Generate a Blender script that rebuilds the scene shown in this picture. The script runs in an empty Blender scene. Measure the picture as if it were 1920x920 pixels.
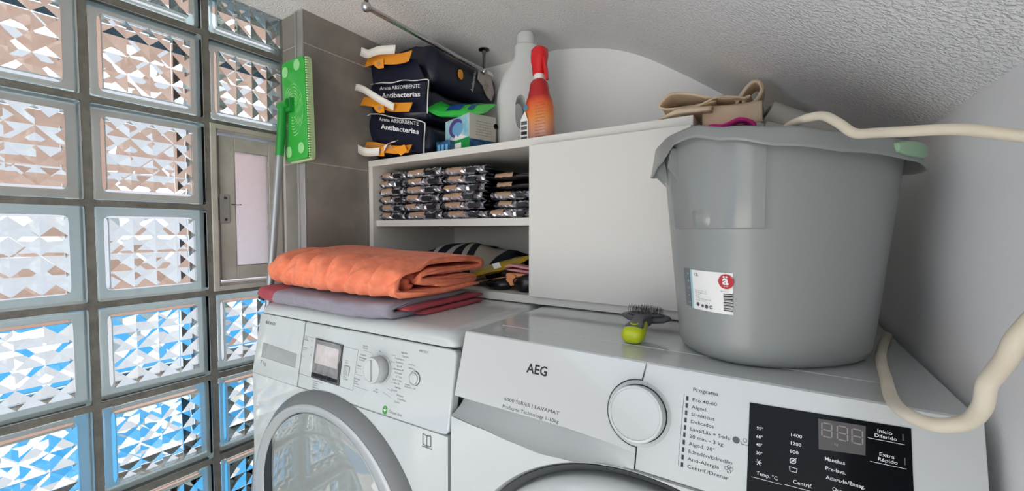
import bpy, bmesh, math, random
from mathutils import Vector, Matrix, noise
R = math.radians
ZC = 1.019                      # height of the lens above the floor; scene coordinates below are measured from it
sc = bpy.context.scene
col = sc.collection

# ------------------------------------------------------------------ camera
cam = bpy.data.cameras.new('camera')
cam.sensor_width = 36.0
cam.lens = 36.0 * 766.0 / 1920.0
cam.clip_start = 0.02
camo = bpy.data.objects.new('camera', cam)
col.objects.link(camo)
camo.location = (0, 0, ZC)
camo.rotation_euler = (R(90 - 2.17), 0, R(33.1))
sc.camera = camo

# ------------------------------------------------------------------ world, sun, exposure
w = bpy.data.worlds.new('sky'); sc.world = w
w.use_nodes = True
wn = w.node_tree
bg = wn.nodes['Background']
sky = wn.nodes.new('ShaderNodeTexSky')
sky.sky_type = 'NISHITA'
sky.sun_disc = False
sky.sun_elevation = R(50)
sky.sun_rotation = R(120)
sky.dust_density = 1.5
hz = wn.nodes.new('ShaderNodeMix'); hz.data_type = 'RGBA'; hz.inputs[0].default_value = .7
hz.inputs[7].default_value = (4.6, 4.75, 5.0, 1)      # thin white haze over the whole sky
wn.links.new(sky.outputs[0], hz.inputs[6]); wn.links.new(hz.outputs[2], bg.inputs[0])
bg.inputs[1].default_value = 0.21
sd = bpy.data.lights.new('sun', 'SUN')
sd.energy = 4.6
sd.angle = R(0.6)
sd.color = (1.0, 0.95, 0.88)
so = bpy.data.objects.new('sun', sd); col.objects.link(so)
so.rotation_euler = Vector((-0.15, -0.30, -0.94)).to_track_quat('-Z', 'Y').to_euler()
so.location = (3, -2, 5)

vs = sc.view_settings
vs.view_transform = 'Standard'
vs.look = 'None'
vs.gamma = 1.0
vs.use_curve_mapping = False
vs.exposure = 1.35

cy = sc.cycles
cy.max_bounces = 18; cy.diffuse_bounces = 6; cy.glossy_bounces = 6
cy.transmission_bounces = 16; cy.transparent_max_bounces = 12
cy.caustics_refractive = True; cy.caustics_reflective = True
cy.sample_clamp_indirect = 12.0
cy.use_denoising = True

# ------------------------------------------------------------------ materials
def lin(c):
    if isinstance(c, str):
        c = c.lstrip('#'); c = [int(c[i:i + 2], 16) / 255 for i in (0, 2, 4)]
        c = [x / 12.92 if x <= .04045 else ((x + .055) / 1.055) ** 2.4 for x in c]
    return (c[0], c[1], c[2], 1.0)

def mat(name, c, rough=.5, metal=0.0, coat=0.0, spec=.5, sheen=0.0, trans=0.0, ior=1.45, alpha=1.0,
        c2=None, nscale=8.0, ndetail=4.0, ramp=(.35, .65), bump=0.0, bscale=200.0, bdist=.002, sub=0.0, coords='Object'):
    m = bpy.data.materials.new(name); m.use_nodes = True
    nt = m.node_tree; b = nt.nodes['Principled BSDF']
    b.inputs['Base Color'].default_value = lin(c)
    b.inputs['Roughness'].default_value = rough
    b.inputs['Metallic'].default_value = metal
    b.inputs['Coat Weight'].default_value = coat
    b.inputs['Coat Roughness'].default_value = .06
    b.inputs['Specular IOR Level'].default_value = spec
    b.inputs['Sheen Weight'].default_value = sheen
    b.inputs['Transmission Weight'].default_value = trans
    b.inputs['IOR'].default_value = ior
    b.inputs['Alpha'].default_value = alpha
    if sub:
        b.inputs['Subsurface Weight'].default_value = sub
        b.inputs['Subsurface Radius'].default_value = (.02, .02, .02)
    tc = nt.nodes.new('ShaderNodeTexCoord')
    if c2 is not None:
        n = nt.nodes.new('ShaderNodeTexNoise'); n.inputs['Scale'].default_value = nscale; n.inputs['Detail'].default_value = ndetail
        r = nt.nodes.new('ShaderNodeValToRGB')
        r.color_ramp.elements[0].position = ramp[0]; r.color_ramp.elements[1].position = ramp[1]
        r.color_ramp.elements[0].color = lin(c); r.color_ramp.elements[1].color = lin(c2)
        nt.links.new(tc.outputs[coords], n.inputs['Vector']); nt.links.new(n.outputs['Fac'], r.inputs['Fac'])
        nt.links.new(r.outputs['Color'], b.inputs['Base Color'])
    if bump:
        n2 = nt.nodes.new('ShaderNodeTexNoise'); n2.inputs['Scale'].default_value = bscale; n2.inputs['Detail'].default_value = 3
        bp = nt.nodes.new('ShaderNodeBump'); bp.inputs['Strength'].default_value = bump; bp.inputs['Distance'].default_value = bdist
        nt.links.new(tc.outputs[coords], n2.inputs['Vector']); nt.links.new(n2.outputs['Fac'], bp.inputs['Height'])
        nt.links.new(bp.outputs['Normal'], b.inputs['Normal'])
    return m

def bands(m, axis, stops, wob=0.0, wscale=20.0, interp='CONSTANT', coords='Object'):
    """colour bands along an object axis: stops = [(position, colour)...] (printed or dyed colour)"""
    nt = m.node_tree; b = nt.nodes['Principled BSDF']
    tc = nt.nodes.new('ShaderNodeTexCoord'); sp = nt.nodes.new('ShaderNodeSeparateXYZ')
    nt.links.new(tc.outputs[coords], sp.inputs[0])
    src = sp.outputs['XYZ'.index(axis)]
    if wob:
        n = nt.nodes.new('ShaderNodeTexNoise'); n.inputs['Scale'].default_value = wscale
        nt.links.new(tc.outputs[coords], n.inputs['Vector'])
        ma = nt.nodes.new('ShaderNodeMath'); ma.operation = 'MULTIPLY_ADD'; ma.inputs[1].default_value = wob; 
        nt.links.new(n.outputs['Fac'], ma.inputs[0]); nt.links.new(src, ma.inputs[2]); src = ma.outputs[0]
    lo, hi = stops[0][0], stops[-1][0]
    mr = nt.nodes.new('ShaderNodeMapRange'); mr.inputs[1].default_value = lo; mr.inputs[2].default_value = hi
    nt.links.new(src, mr.inputs[0])
    r = nt.nodes.new('ShaderNodeValToRGB'); r.color_ramp.interpolation = interp
    els = r.color_ramp.elements
    while len(els) < len(stops): els.new(0.5)
    for e, (p, c) in zip(els, stops):
        e.position = (p - lo) / (hi - lo); e.color = lin(c)
    nt.links.new(mr.outputs[0], r.inputs['Fac']); nt.links.new(r.outputs['Color'], b.inputs['Base Color'])
    return m

def glassmat(name, c, rough=0.0, ior=1.45):
    m = bpy.data.materials.new(name); m.use_nodes = True
    nt = m.node_tree; nt.nodes.remove(nt.nodes['Principled BSDF'])
    g = nt.nodes.new('ShaderNodeBsdfGlass'); g.inputs['Color'].default_value = lin(c)
    g.inputs['Roughness'].default_value = rough; g.inputs['IOR'].default_value = ior
    nt.links.new(g.outputs[0], nt.nodes['Material Output'].inputs[0])
    return m

M = {}
M['glass'] = glassmat('clear_block_glass', (.965, .992, .985))
M['frost'] = mat('frosted_glass', (.80, .77, .77), rough=.6, trans=1.0, bump=.8, bscale=350)
M['rim_opaque'] = mat('block_side_coating', (.86, .93, .91), rough=.8)
M['rim'] = mat('block_edge_coating', (.90, .955, .935), rough=.7)
def _tl(m):
    nt = m.node_tree; t = nt.nodes.new('ShaderNodeBsdfTranslucent'); t.inputs[0].default_value = (.90, .955, .935, 1)
    mx = nt.nodes.new('ShaderNodeMixShader'); mx.inputs[0].default_value = .7
    nt.links.new(nt.nodes['Principled BSDF'].outputs[0], mx.inputs[1]); nt.links.new(t.outputs[0], mx.inputs[2])
    tp = nt.nodes.new('ShaderNodeBsdfTransparent'); tp.inputs[0].default_value = (.93, 1, .98, 1)
    m2 = nt.nodes.new('ShaderNodeMixShader'); m2.inputs[0].default_value = .5
    nt.links.new(mx.outputs[0], m2.inputs[1]); nt.links.new(tp.outputs[0], m2.inputs[2])
    nt.links.new(m2.outputs[0], nt.nodes['Material Output'].inputs[0])
_tl(M['rim'])
M['mortar'] = mat('dark_grey_mortar', '#6f6d65', rough=.95, c2='#5f5d56', nscale=40, bump=.4, bscale=300)
M['white_wall'] = mat('white_plaster', (.88, .885, .88), rough=.9, bump=.15, bscale=260, bdist=.001)
def stucco():
    m = mat('stucco_ceiling', (.88, .88, .875), rough=.95)
    nt = m.node_tree; b = nt.nodes['Principled BSDF']
    tc = nt.nodes.new('ShaderNodeTexCoord')
    n = nt.nodes.new('ShaderNodeTexNoise'); n.inputs['Scale'].default_value = 210; n.inputs['Detail'].default_value = 3; n.inputs['Roughness'].default_value = .55
    r = nt.nodes.new('ShaderNodeValToRGB'); r.color_ramp.elements[0].position = .42; r.color_ramp.elements[1].position = .68
    bp = nt.nodes.new('ShaderNodeBump'); bp.inputs['Strength'].default_value = .75; bp.inputs['Distance'].default_value = .0026
    nt.links.new(tc.outputs['Object'], n.inputs['Vector']); nt.links.new(n.outputs['Fac'], r.inputs['Fac'])
    nt.links.new(r.outputs['Color'], bp.inputs['Height']); nt.links.new(bp.outputs['Normal'], b.inputs['Normal'])
    return m
M['stucco'] = stucco()
M['tile'] = mat('grey_concrete_tile', '#77736d', rough=.5, c2='#8b8780', nscale=9, ndetail=8, bump=.06, bscale=120)
M['grout'] = mat('pale_grout', '#b5b2ab', rough=.9)
M['alu_trim'] = mat('satin_aluminium_trim', '#b5b5b3', rough=.35, metal=.8)
M['alu_frame'] = mat('painted_aluminium', '#b3b0a6', rough=.5, metal=.05, c2='#a5a196', nscale=20)
M['floor'] = mat('floor_tile', '#d5d2cb', rough=.5)
M['melamine'] = mat('white_melamine', '#d3d2cc', rough=.45, bump=.03, bscale=500)
M['enamel'] = mat('white_enamel', '#bfc3c1', rough=.12, spec=.5, coat=.6)
M['plastic_w'] = mat('white_plastic', '#bec2c0', rough=.16, spec=.5, coat=.5)
M['plastic_g'] = mat('warm_grey_plastic', '#727473', rough=.4)
M['silver'] = mat('silver_plastic', '#b4b6b5', rough=.3, metal=.25)
M['disc'] = mat('glossy_grey_disc', '#8f9490', rough=.03, coat=1.0, spec=.7)
M['disc'].node_tree.nodes['Principled BSDF'].inputs['Coat Roughness'].default_value = .01
M['darkgap'] = mat('dark_gap', '#26282a', rough=.6)
M['blackp'] = mat('black_plastic', '#101216', rough=.25)
M['gloss_black'] = mat('black_display_glass', '#05070b', rough=.08, spec=.12)
M['chrome'] = mat('chrome', '#c9c9c7', rough=.12, metal=1.0)
M['chrome_d'] = mat('dark_chrome', '#6e6d6a', rough=.2, metal=1.0)
M['ink'] = mat('black_ink', '#17181a', rough=.5)
M['ink_grey'] = mat('grey_ink', '#54585a', rough=.5)
M['ink_white'] = mat('white_ink', '#e6e8ea', rough=.5)
M['green_ink'] = mat('green_ink', '#3f8f3a', rough=.5)
M['bucket'] = mat('grey_polypropylene', '#8d918f', rough=.33, coat=.12, bump=.02, bscale=90)
M['bucket_gloss'] = mat('polished_grey_polypropylene', '#8a8e8c', rough=.16, coat=.3)
M['mint'] = mat('mint_green_plastic', '#93b596', rough=.4)
M['sticker'] = mat('sticker_paper', '#e9e9e6', rough=.5)
M['sticker_strip'] = mat('sticker_teal', '#9cc6cf', rough=.5)
M['sticker_grey'] = mat('sticker_grey', '#6f7274', rough=.5)
M['red_logo'] = mat('red_ink', '#b3222c', rough=.5)
M['lime'] = mat('lime_plastic', '#b9c81e', rough=.35)
M['brush_grey'] = mat('dark_grey_rubber', '#55565a', rough=.5)
M['pin'] = mat('steel_pin', '#8d8d8b', rough=.35, metal=1.0)
M['hose'] = mat('cream_rubber_hose', '#e3dbc8', rough=.5, c2='#d4c9b2', nscale=14, ndetail=6)
M['coral'] = mat('coral_fleece', '#ea8765', rough=.95, sheen=.08, c2='#df7855', nscale=60, bump=.5, bscale=700, bdist=.0015)
M['red_terry'] = mat('red_terry', '#a8434d', rough=.98, sheen=.1, bump=.6, bscale=800, bdist=.0015)
M['grey_terry'] = mat('grey_terry', '#8f8a93', rough=.98, sheen=.1, bump=.6, bscale=800, bdist=.0015)
M['mop_pad'] = mat('green_mop_pad', '#35a53f', rough=.3, coat=.3)
M['mop_pole_green'] = mat('green_grip', '#1f8a35', rough=.35)
M['mop_fringe'] = mat('pale_green_microfibre', '#b9d6a0', rough=.9, bump=.6, bscale=400)
M['mop_swirl'] = mat('white_green_print', '#8fd08a', rough=.3)
M['pole'] = mat('grey_pole', '#9b9ea0', rough=.35, metal=.5)
M['navy'] = mat('navy_paper', '#10162b', rough=.42, coat=.12, bump=.25, bscale=25, bdist=.004)
M['orange'] = mat('orange_paper', '#ec9a2a', rough=.5)
M['kraft'] = mat('kraft_paper', '#b08a68', rough=.7)
M['paper'] = mat('white_paper', '#e9e6e0', rough=.7)
M['string'] = mat('white_string', '#d9d8d4', rough=.9)
M['cat_fur'] = mat('printed_fur', '#b3aaa2', rough=.5, c2='#4b302c', nscale=22, ramp=(.45, .62))
M['blue_pack'] = mat('blue_print', '#2a5f8d', rough=.35, c2='#142338', nscale=60)
M['green_bag'] = mat('green_film', '#2fc245', rough=.22, coat=.5)
M['blue_print'] = mat('deep_blue_print', '#21509a', rough=.3)
M['box_green'] = mat('green_card', '#1f9446', rough=.4)
M['box_grey'] = mat('grey_card', '#b3b2a8', rough=.5)
M['pod_back'] = mat('blue_swirl_print', '#7cb7c9', rough=.35, c2='#b8dbe4', nscale=30)
M['pod_purple'] = mat('purple_print', '#5a4a8d', rough=.35)
M['pod_blue'] = mat('light_blue_print', '#6fa8cf', rough=.35)
M['jug'] = mat('natural_hdpe', (.74, .76, .75), rough=.35, sub=.0, trans=.25, ior=1.1)
M['red_cap'] = mat('red_plastic', '#d3121c', rough=.25, coat=.3)
M['spray_body'] = bands(mat('spray_label', '#c0392b', rough=.3, coat=.2), 'Z',
    [(0, '#caa0a0'), (.03, '#c98f7a'), (.07, '#e08a45'), (.105, '#e0602c'), (.125, '#b01c22'), (.17, '#b01c22')], wob=.02, wscale=30, interp='LINEAR')
M['beige'] = mat('beige_canvas', '#dcc8ae', rough=.9, c2='#d0bb9e', nscale=20, bump=.3, bscale=900, bdist=.0008)
M['roll'] = mat('grey_roll', '#d6d3ca', rough=.7)
M['pink'] = mat('hot_pink_fabric', '#c8297f', rough=.8)
M['sach_black'] = mat('black_sachet', '#14141a', rough=.3, coat=.6)
M['film'] = mat('film_painted_glints', '#cfcfd6', rough=.16, metal=.5, coat=.6, c2='#4a4a52', nscale=38, ndetail=3, ramp=(.42, .6))  # silver mottling over dark paints the glints of clear film
M['kraft_label'] = mat('kraft_label', '#a98a70', rough=.45, coat=.4)
M['striped'] = None
M['yellow_bag'] = mat('yellow_print_film', '#d8b11f', rough=.2, coat=.5, c2='#a89a66', nscale=24)
M['pink_rub'] = mat('pink_rubber', '#cf8f97', rough=.5)
M['peach'] = mat('peach_plastic', '#dd9566', rough=.55)
M['black_rub'] = mat('black_rubber', '#0f1012', rough=.28)
M['facade'] = mat('tan_facade', '#97796e', rough=.9, c2='#8a6c60', nscale=.8)
M['facade_white'] = mat('white_parapet', '#a29da2', rough=.9)
M['pool'] = mat('pool_blue', '#125c86', rough=.3)
M['terrace'] = mat('white_terrace', '#918f8c', rough=.9)
M['deck'] = mat('pale_deck', '#e4e0d8', rough=.9)

# ------------------------------------------------------------------ helpers
def up(v): return (v[0], v[1], v[2] + ZC)

def mkmesh(name, verts, faces, m, smooth=False):
    me = bpy.data.meshes.new(name)
    me.from_pydata([tuple(v) for v in verts], [], faces)
    me.validate(); me.update()
    for mm in (m if isinstance(m, (list, tuple)) else [m]):
        me.materials.append(mm)
    if smooth:
        for p in me.polygons: p.use_smooth = True
    return me

class Thing:
    """an Empty at the thing's base; parts are given in scene coordinates (or local if rotated)"""
    def __init__(s, name, label, cat, org, rz=0.0, group=None):
        e = bpy.data.objects.new(name, None); col.objects.link(e)
        e.empty_display_size = .05
        e.location = up(org); e.rotation_euler = (0, 0, rz)
        e['label'] = label; e['category'] = cat
        if group: e['group'] = group
        s.e, s.org = e, Vector(org)

def tag(o, label=None, cat=None, group=None, kind=None):
    if label: o['label'] = label
    if cat: o['category'] = cat
    if group: o['group'] = group
    if kind: o['kind'] = kind
    return o

def normals_out(me):
    bm = bmesh.new(); bm.from_mesh(me)
    bmesh.ops.recalc_face_normals(bm, faces=bm.faces)
    bm.to_mesh(me); bm.free()

def add(name, vf, m, parent=None, smooth=False, bevel=0, seg=2, sub=0, label=None, local=False, autos=None, fix=True):
    """one mesh object. parent: None (scene coords), a Thing, or (Thing, part) for a sub-part"""
    verts, faces = vf
    th = part = None
    if isinstance(parent, tuple): th, part = parent
    elif isinstance(parent, Thing): th = parent
    if th is not None and not local:
        verts = [Vector(v) - th.org for v in verts]
    elif th is None and not local:
        verts = [up(v) for v in verts]
    me = mkmesh(name, verts, faces, m, smooth or autos is not None)
    if fix: normals_out(me)
    o = bpy.data.objects.new(name, me); col.objects.link(o)
    if part is not None: o.parent = part
    elif th is not None: o.parent = th.e
    if bevel:
        b = o.modifiers.new('bevel', 'BEVEL'); b.width = bevel; b.segments = seg; b.limit_method = 'ANGLE'; b.angle_limit = R(40)
        b.harden_normals = False
    if sub:
        s = o.modifiers.new('sub', 'SUBSURF'); s.levels = sub; s.render_levels = sub
    if autos is not None:
        me.shade_flat()
        for p in me.polygons: p.use_smooth = True
        bm = bmesh.new(); bm.from_mesh(me)
        for e in bm.edges:
            if len(e.link_faces) == 2 and e.calc_face_angle(0) > R(autos): e.smooth = False
        bm.to_mesh(me); bm.free()
    if label: o['label'] = label
    return o

def box(x0, x1, y0, y1, z0, z1):
    v = [(x0, y0, z0), (x1, y0, z0), (x1, y1, z0), (x0, y1, z0), (x0, y0, z1), (x1, y0, z1), (x1, y1, z1), (x0, y1, z1)]
    f = [(0, 3, 2, 1), (4, 5, 6, 7), (0, 1, 5, 4), (1, 2, 6, 5), (2, 3, 7, 6), (3, 0, 4, 7)]
    return v, f

def join(*vfs):
    V, F = [], []
    for v, f in vfs:
        k = len(V); V += [tuple(p) for p in v]; F += [tuple(i + k for i in q) for q in f]
    return V, F

def xf(vf, mtx):
    return [tuple(mtx @ Vector(p)) for p in vf[0]], vf[1]

def prism(poly, d, axis='X'):
    """extrude polygon [(a,b)] between d[0] and d[1]; axis X: (a,b)=(y,z); Y: (x,z); Z: (x,y)"""
    def P(a, b, c): return {'X': (c, a, b), 'Y': (a, c, b), 'Z': (a, b, c)}[axis]
    n = len(poly)
    v = [P(a, b, d[0]) for a, b in poly] + [P(a, b, d[1]) for a, b in poly]
    f = [tuple(range(n)), tuple(range(2 * n - 1, n - 1, -1))]
    f += [(i, i + n, (i + 1) % n + n, (i + 1) % n) for i in range(n)]
    return v, f

def catmull(pts, n):
    pts = [Vector(p) for p in pts]
    out = []
    m = len(pts) - 1
    for k in range(n + 1):
        t = k / n * m; i = min(int(t), m - 1); u = t - i
        p0 = pts[i - 1] if i > 0 else 2 * pts[0] - pts[1]
        p1, p2 = pts[i], pts[i + 1]
        p3 = pts[i + 2] if i + 2 <= m else 2 * pts[m] - pts[m - 1]
        out.append(.5 * ((2 * p1) + (p2 - p0) * u + (2 * p0 - 5 * p1 + 4 * p2 - p3) * u * u + (3 * p1 - p0 - 3 * p2 + p3) * u ** 3))
    return out

def tube(pts, r, n=40, k=12, smooth=True, caps=True):
    P = catmull(pts, n) if smooth else [Vector(p) for p in pts]
    rr = r if callable(r) else (lambda t: r)
    V, F = [], []
    nrm = None
    for i, p in enumerate(P):
        d = (P[min(i + 1, len(P) - 1)] - P[max(i - 1, 0)]).normalized()
        if nrm is None:
            a = Vector((0, 0, 1)) if abs(d.z) < .9 else Vector((1, 0, 0)); nrm = d.cross(a).normalized()
        nrm = (nrm - d * nrm.dot(d)).normalized(); b = d.cross(nrm)
        ra = rr(i / (len(P) - 1))
        for j in range(k):
            t = 2 * math.pi * j / k; V.append(p + nrm * ra * math.cos(t) + b * ra * math.sin(t))
    m = len(P)
    for i in range(m - 1):
        for j in range(k):
            F.append((i * k + j, i * k + (j + 1) % k, (i + 1) * k + (j + 1) % k, (i + 1) * k + j))
    if caps: F += [tuple(range(k - 1, -1, -1)), tuple(range((m - 1) * k, m * k))]
    return V, F

def lathe(prof, k=48, c=(0, 0, 0), axis='Z', close=False, a0=0, a1=2 * math.pi):
    """prof [(r,h)] about an axis through c; caps where r==0"""
    full = abs(a1 - a0 - 2 * math.pi) < 1e-6
    kk = k if full else k + 1
    V, F = [], []
    for r, h in prof:
        for j in range(kk):
            t = a0 + (a1 - a0) * j / k
            a, b = r * math.cos(t), r * math.sin(t)
            V.append({'Z': (c[0] + a, c[1] + b, c[2] + h), 'Y': (c[0] + a, c[1] + h, c[2] + b), 'X': (c[0] + h, c[1] + a, c[2] + b)}[axis])
    n = len(prof)
    for i in range(n - 1 + (1 if close else 0)):
        i2 = (i + 1) % n
        for j in range(k):
            j2 = (j + 1) % kk
            F.append((i * kk + j, i * kk + j2, i2 * kk + j2, i2 * kk + j))
    if full and not close:
        if prof[0][0] > 1e-6: F.append(tuple(range(kk - 1, -1, -1)))
        if prof[-1][0] > 1e-6: F.append(tuple(range((n - 1) * kk, n * kk)))
    return V, F

def sellipse(a, b, n, k, ang=0.0, c=(0, 0)):
    out = []
    for j in range(k):
        t = 2 * math.pi * j / k
        ct, st = math.cos(t), math.sin(t)
        u = a * math.copysign(abs(ct) ** (2 / n), ct); v = b * math.copysign(abs(st) ** (2 / n), st)
        out.append((c[0] + u * math.cos(ang) - v * math.sin(ang), c[1] + u * math.sin(ang) + v * math.cos(ang)))
    return out

def loft(rings, cap0=True, cap1=True, closed=True):
    k = len(rings[0]); V = [tuple(p) for r in rings for p in r]; F = []
    for i in range(len(rings) - 1):
        for j in range(k if closed else k - 1):
            F.append((i * k + j, i * k + (j + 1) % k, (i + 1) * k + (j + 1) % k, (i + 1) * k + j))
    if cap0: F.append(tuple(range(k - 1, -1, -1)))
    if cap1: F.append(tuple(range((len(rings) - 1) * k, len(rings) * k)))
    return V, F

def ribbon(path, t, x0, x1, nx, npth=70, disp=None, axis='X'):
    """a folded sheet: cross-section path [(a,b)] of thickness t swept from x0 to x1, disp(x,a,b,s)->Vector"""
    P = catmull([(p[0], p[1], 0) for p in path], npth)
    L, Rr = [], []
    for i, p in enumerate(P):
        d = (P[min(i + 1, npth)] - P[max(i - 1, 0)]).normalized(); n = Vector((-d.y, d.x, 0))
        q = min(1.0, .35 + min(i, npth - i) * .25)
        L.append(p + n * t / 2 * q); Rr.append(p - n * t / 2 * q)
    loop = L + Rr[::-1]
    rings = []
    for i in range(nx + 1):
        s = i / nx; x = x0 + (x1 - x0) * s
        e = .82 if i in (0, nx) else 1.0
        ring = []
        for j, p in enumerate(loop):
            c = P[j] if j <= npth else P[2 * npth + 1 - j]
            q = c + (p - c) * e
            v = Vector((x, q.x, q.y)) if axis == 'X' else Vector((q.x, x, q.y))
            if disp: v = v + disp(x, q.x, q.y, min(j, 2 * npth + 1 - j) / npth)
            ring.append(v)
        rings.append(ring)
    return loft(rings)

def hole_plate(poly, c, r, depth, place, n=96):
    """plate with a round hole; poly = outer boundary [(a,b)], c = hole centre; place(a,b,d)->xyz"""
    def hit(t):
        d = (math.cos(t), math.sin(t)); best = None
        for i in range(len(poly)):
            (x1, y1), (x2, y2) = poly[i], poly[(i + 1) % len(poly)]
            ex, ey = x2 - x1, y2 - y1
            den = d[0] * ey - d[1] * ex
            if abs(den) < 1e-12: continue
            s = ((x1 - c[0]) * ey - (y1 - c[1]) * ex) / den
            u = ((x1 - c[0]) * d[1] - (y1 - c[1]) * d[0]) / den
            if s > 0 and -1e-9 <= u <= 1 + 1e-9 and (best is None or s < best): best = s
        return best
    A = sorted(set([2 * math.pi * i / n for i in range(n)] + [math.atan2(p[1] - c[1], p[0] - c[0]) % (2 * math.pi) for p in poly]))
    V, F = [], []
    for t in A:
        s = hit(t); d = (math.cos(t), math.sin(t))
        s = max(s, r + .0005)
        V += [place(c[0] + d[0] * r, c[1] + d[1] * r, 0), place(c[0] + d[0] * s, c[1] + d[1] * s, 0),
              place(c[0] + d[0] * r, c[1] + d[1] * r, depth), place(c[0] + d[0] * s, c[1] + d[1] * s, depth)]
    m = len(A)
    for i in range(m):
        a, b = i * 4, ((i + 1) % m) * 4
        F += [(a, a + 1, b + 1, b), (a + 2, b + 2, b + 3, a + 3), (a, b, b + 2, a + 2), (a + 1, a + 3, b + 3, b + 1)]
    return V, F

def frame_mtx(o, u, v):
    u = Vector(u).normalized(); v = Vector(v).normalized(); n = u.cross(v)
    m = Matrix.Identity(4)
    for i in range(3): m[i][0], m[i][1], m[i][2], m[i][3] = u[i], v[i], n[i], o[i]
    return m

def text(s, m, mtx, h=None, wdt=None, parent=None, align='LEFT', name='lettering', thick=.00015, bold=0.0, local=False, label=None):
    cu = bpy.data.curves.new('t', 'FONT'); cu.body = s; cu.align_x = align; cu.resolution_u = 2
    cu.size = 1.0; cu.offset = bold
    to = bpy.data.objects.new('t', cu)
    me = bpy.data.meshes.new_from_object(to)
    bpy.data.objects.remove(to); bpy.data.curves.remove(cu)
    if not me.vertices: return None
    xs = [v.co.x for v in me.vertices]
    W = max(xs) - min(xs)
    sy = (h / .73) if h else wdt / W            # cap height of the built-in face is about .73
    sx = wdt / W if wdt else sy
    V = [mtx @ Vector((v.co.x * sx, v.co.y * sy, thick)) for v in me.vertices]
    F = [tuple(p.vertices) for p in me.polygons]
    bpy.data.meshes.remove(me)
    return add(name, (V, F), m, parent, local=local, label=label, fix=False)

def copy_tree(o, parent=None):
    c = o.copy(); col.objects.link(c); c.parent = parent
    for ch in list(o.children):
        d = ch.copy(); col.objects.link(d); d.parent = c
        for g in list(ch.children):
            e = g.copy(); col.objects.link(e); e.parent = d
    return c

# ================================================================== the setting
XG, XT, XR, YJ, YB, ZF = -1.137, -1.0373, .170, .6045, 1.175, -ZC
YA = -.45
CEIL = [(-1.24, .568), (-.66, .568), (-.575, .563), (-.4967, .548), (-.414, .525), (-.336, .489), (-.264, .443), (-.196, .396), (-.108, .331), (-.072, .305), (.05, .2165), (XR + .02, .129)]
def ceiling():
    P = catmull([(x, 0, z) for x, z in CEIL], 60)
    lo = [(p.x, p.z) for p in P]
    poly = lo + [(XR + .02, .75), (-1.24, .75)]
    v, f = prism(poly, (YA - .1, YB + .1), 'Y')
    o = add('ceiling', (v, f), M['stucco'], autos=30)
    return tag(o, 'white stucco ceiling curving down to the right wall', kind='structure')
ceiling()
tag(add('floor', box(-1.24, XR + .1, YA - .1, YB + .1, ZF - .08, ZF), M['floor']), 'grey floor', kind='structure')
tag(add('wall_back', box(XT - .2, XR + .1, YB, YB + .1, ZF, .72), M['white_wall']), 'smooth white back wall above the shelf', kind='structure')
tag(add('wall_right', box(XR, XR + .1, YA - .1, YB, ZF, .30), M['white_wall']), 'smooth white right wall beside the machines', kind='structure')
tag(add('terrace_floor', box(-1.24, 3.0, -7.0, YA - .1, ZF - .2, ZF - .02), M['deck']), 'pale terrace floor behind the viewer', kind='structure')

# --- glass-block wall: mortar grid, blocks as children
PIT, BL = .2045, .1915
YL = [.2217 + PIT * k for k in range(-2, 3)]          # vertical joints
ZL = [.258 + PIT * k for k in range(-6, 3)]           # horizontal joints
g = (PIT - BL) / 2
y_lo, y_hi = YL[0] - g, YL[-1] + g
z_lo, z_hi = ZL[0] - g, ZL[-1] + g
parts = []
for y in YL: parts.append(box(-1.213, XG - .0025, y - g, y + g, z_lo, z_hi))
hole = lambda i, j: (i == len(YL) - 2 and j in (ZL.index(min(ZL, key=lambda z: abs(z - .0535))), ZL.index(min(ZL, key=lambda z: abs(z + .151)))))
for j, z in enumerate(ZL):
    for i in range(len(YL) - 1):
        if i == len(YL) - 2 and abs(z - .0535) < .01: continue      # the little window fills two cells
        parts.append(box(-1.213, XG - .0025, YL[i] + g, YL[i + 1] - g, z - g, z + g))
parts.append(box(-1.24, XG, y_lo, y_hi, ZF, z_lo))
parts.append(box(-1.24, XG, y_lo, y_hi, z_hi, .72))
wl = tag(add('wall_left', join(*parts), M['mortar'], fix=False), 'wall of clear glass blocks set in grey mortar', kind='structure')

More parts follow.
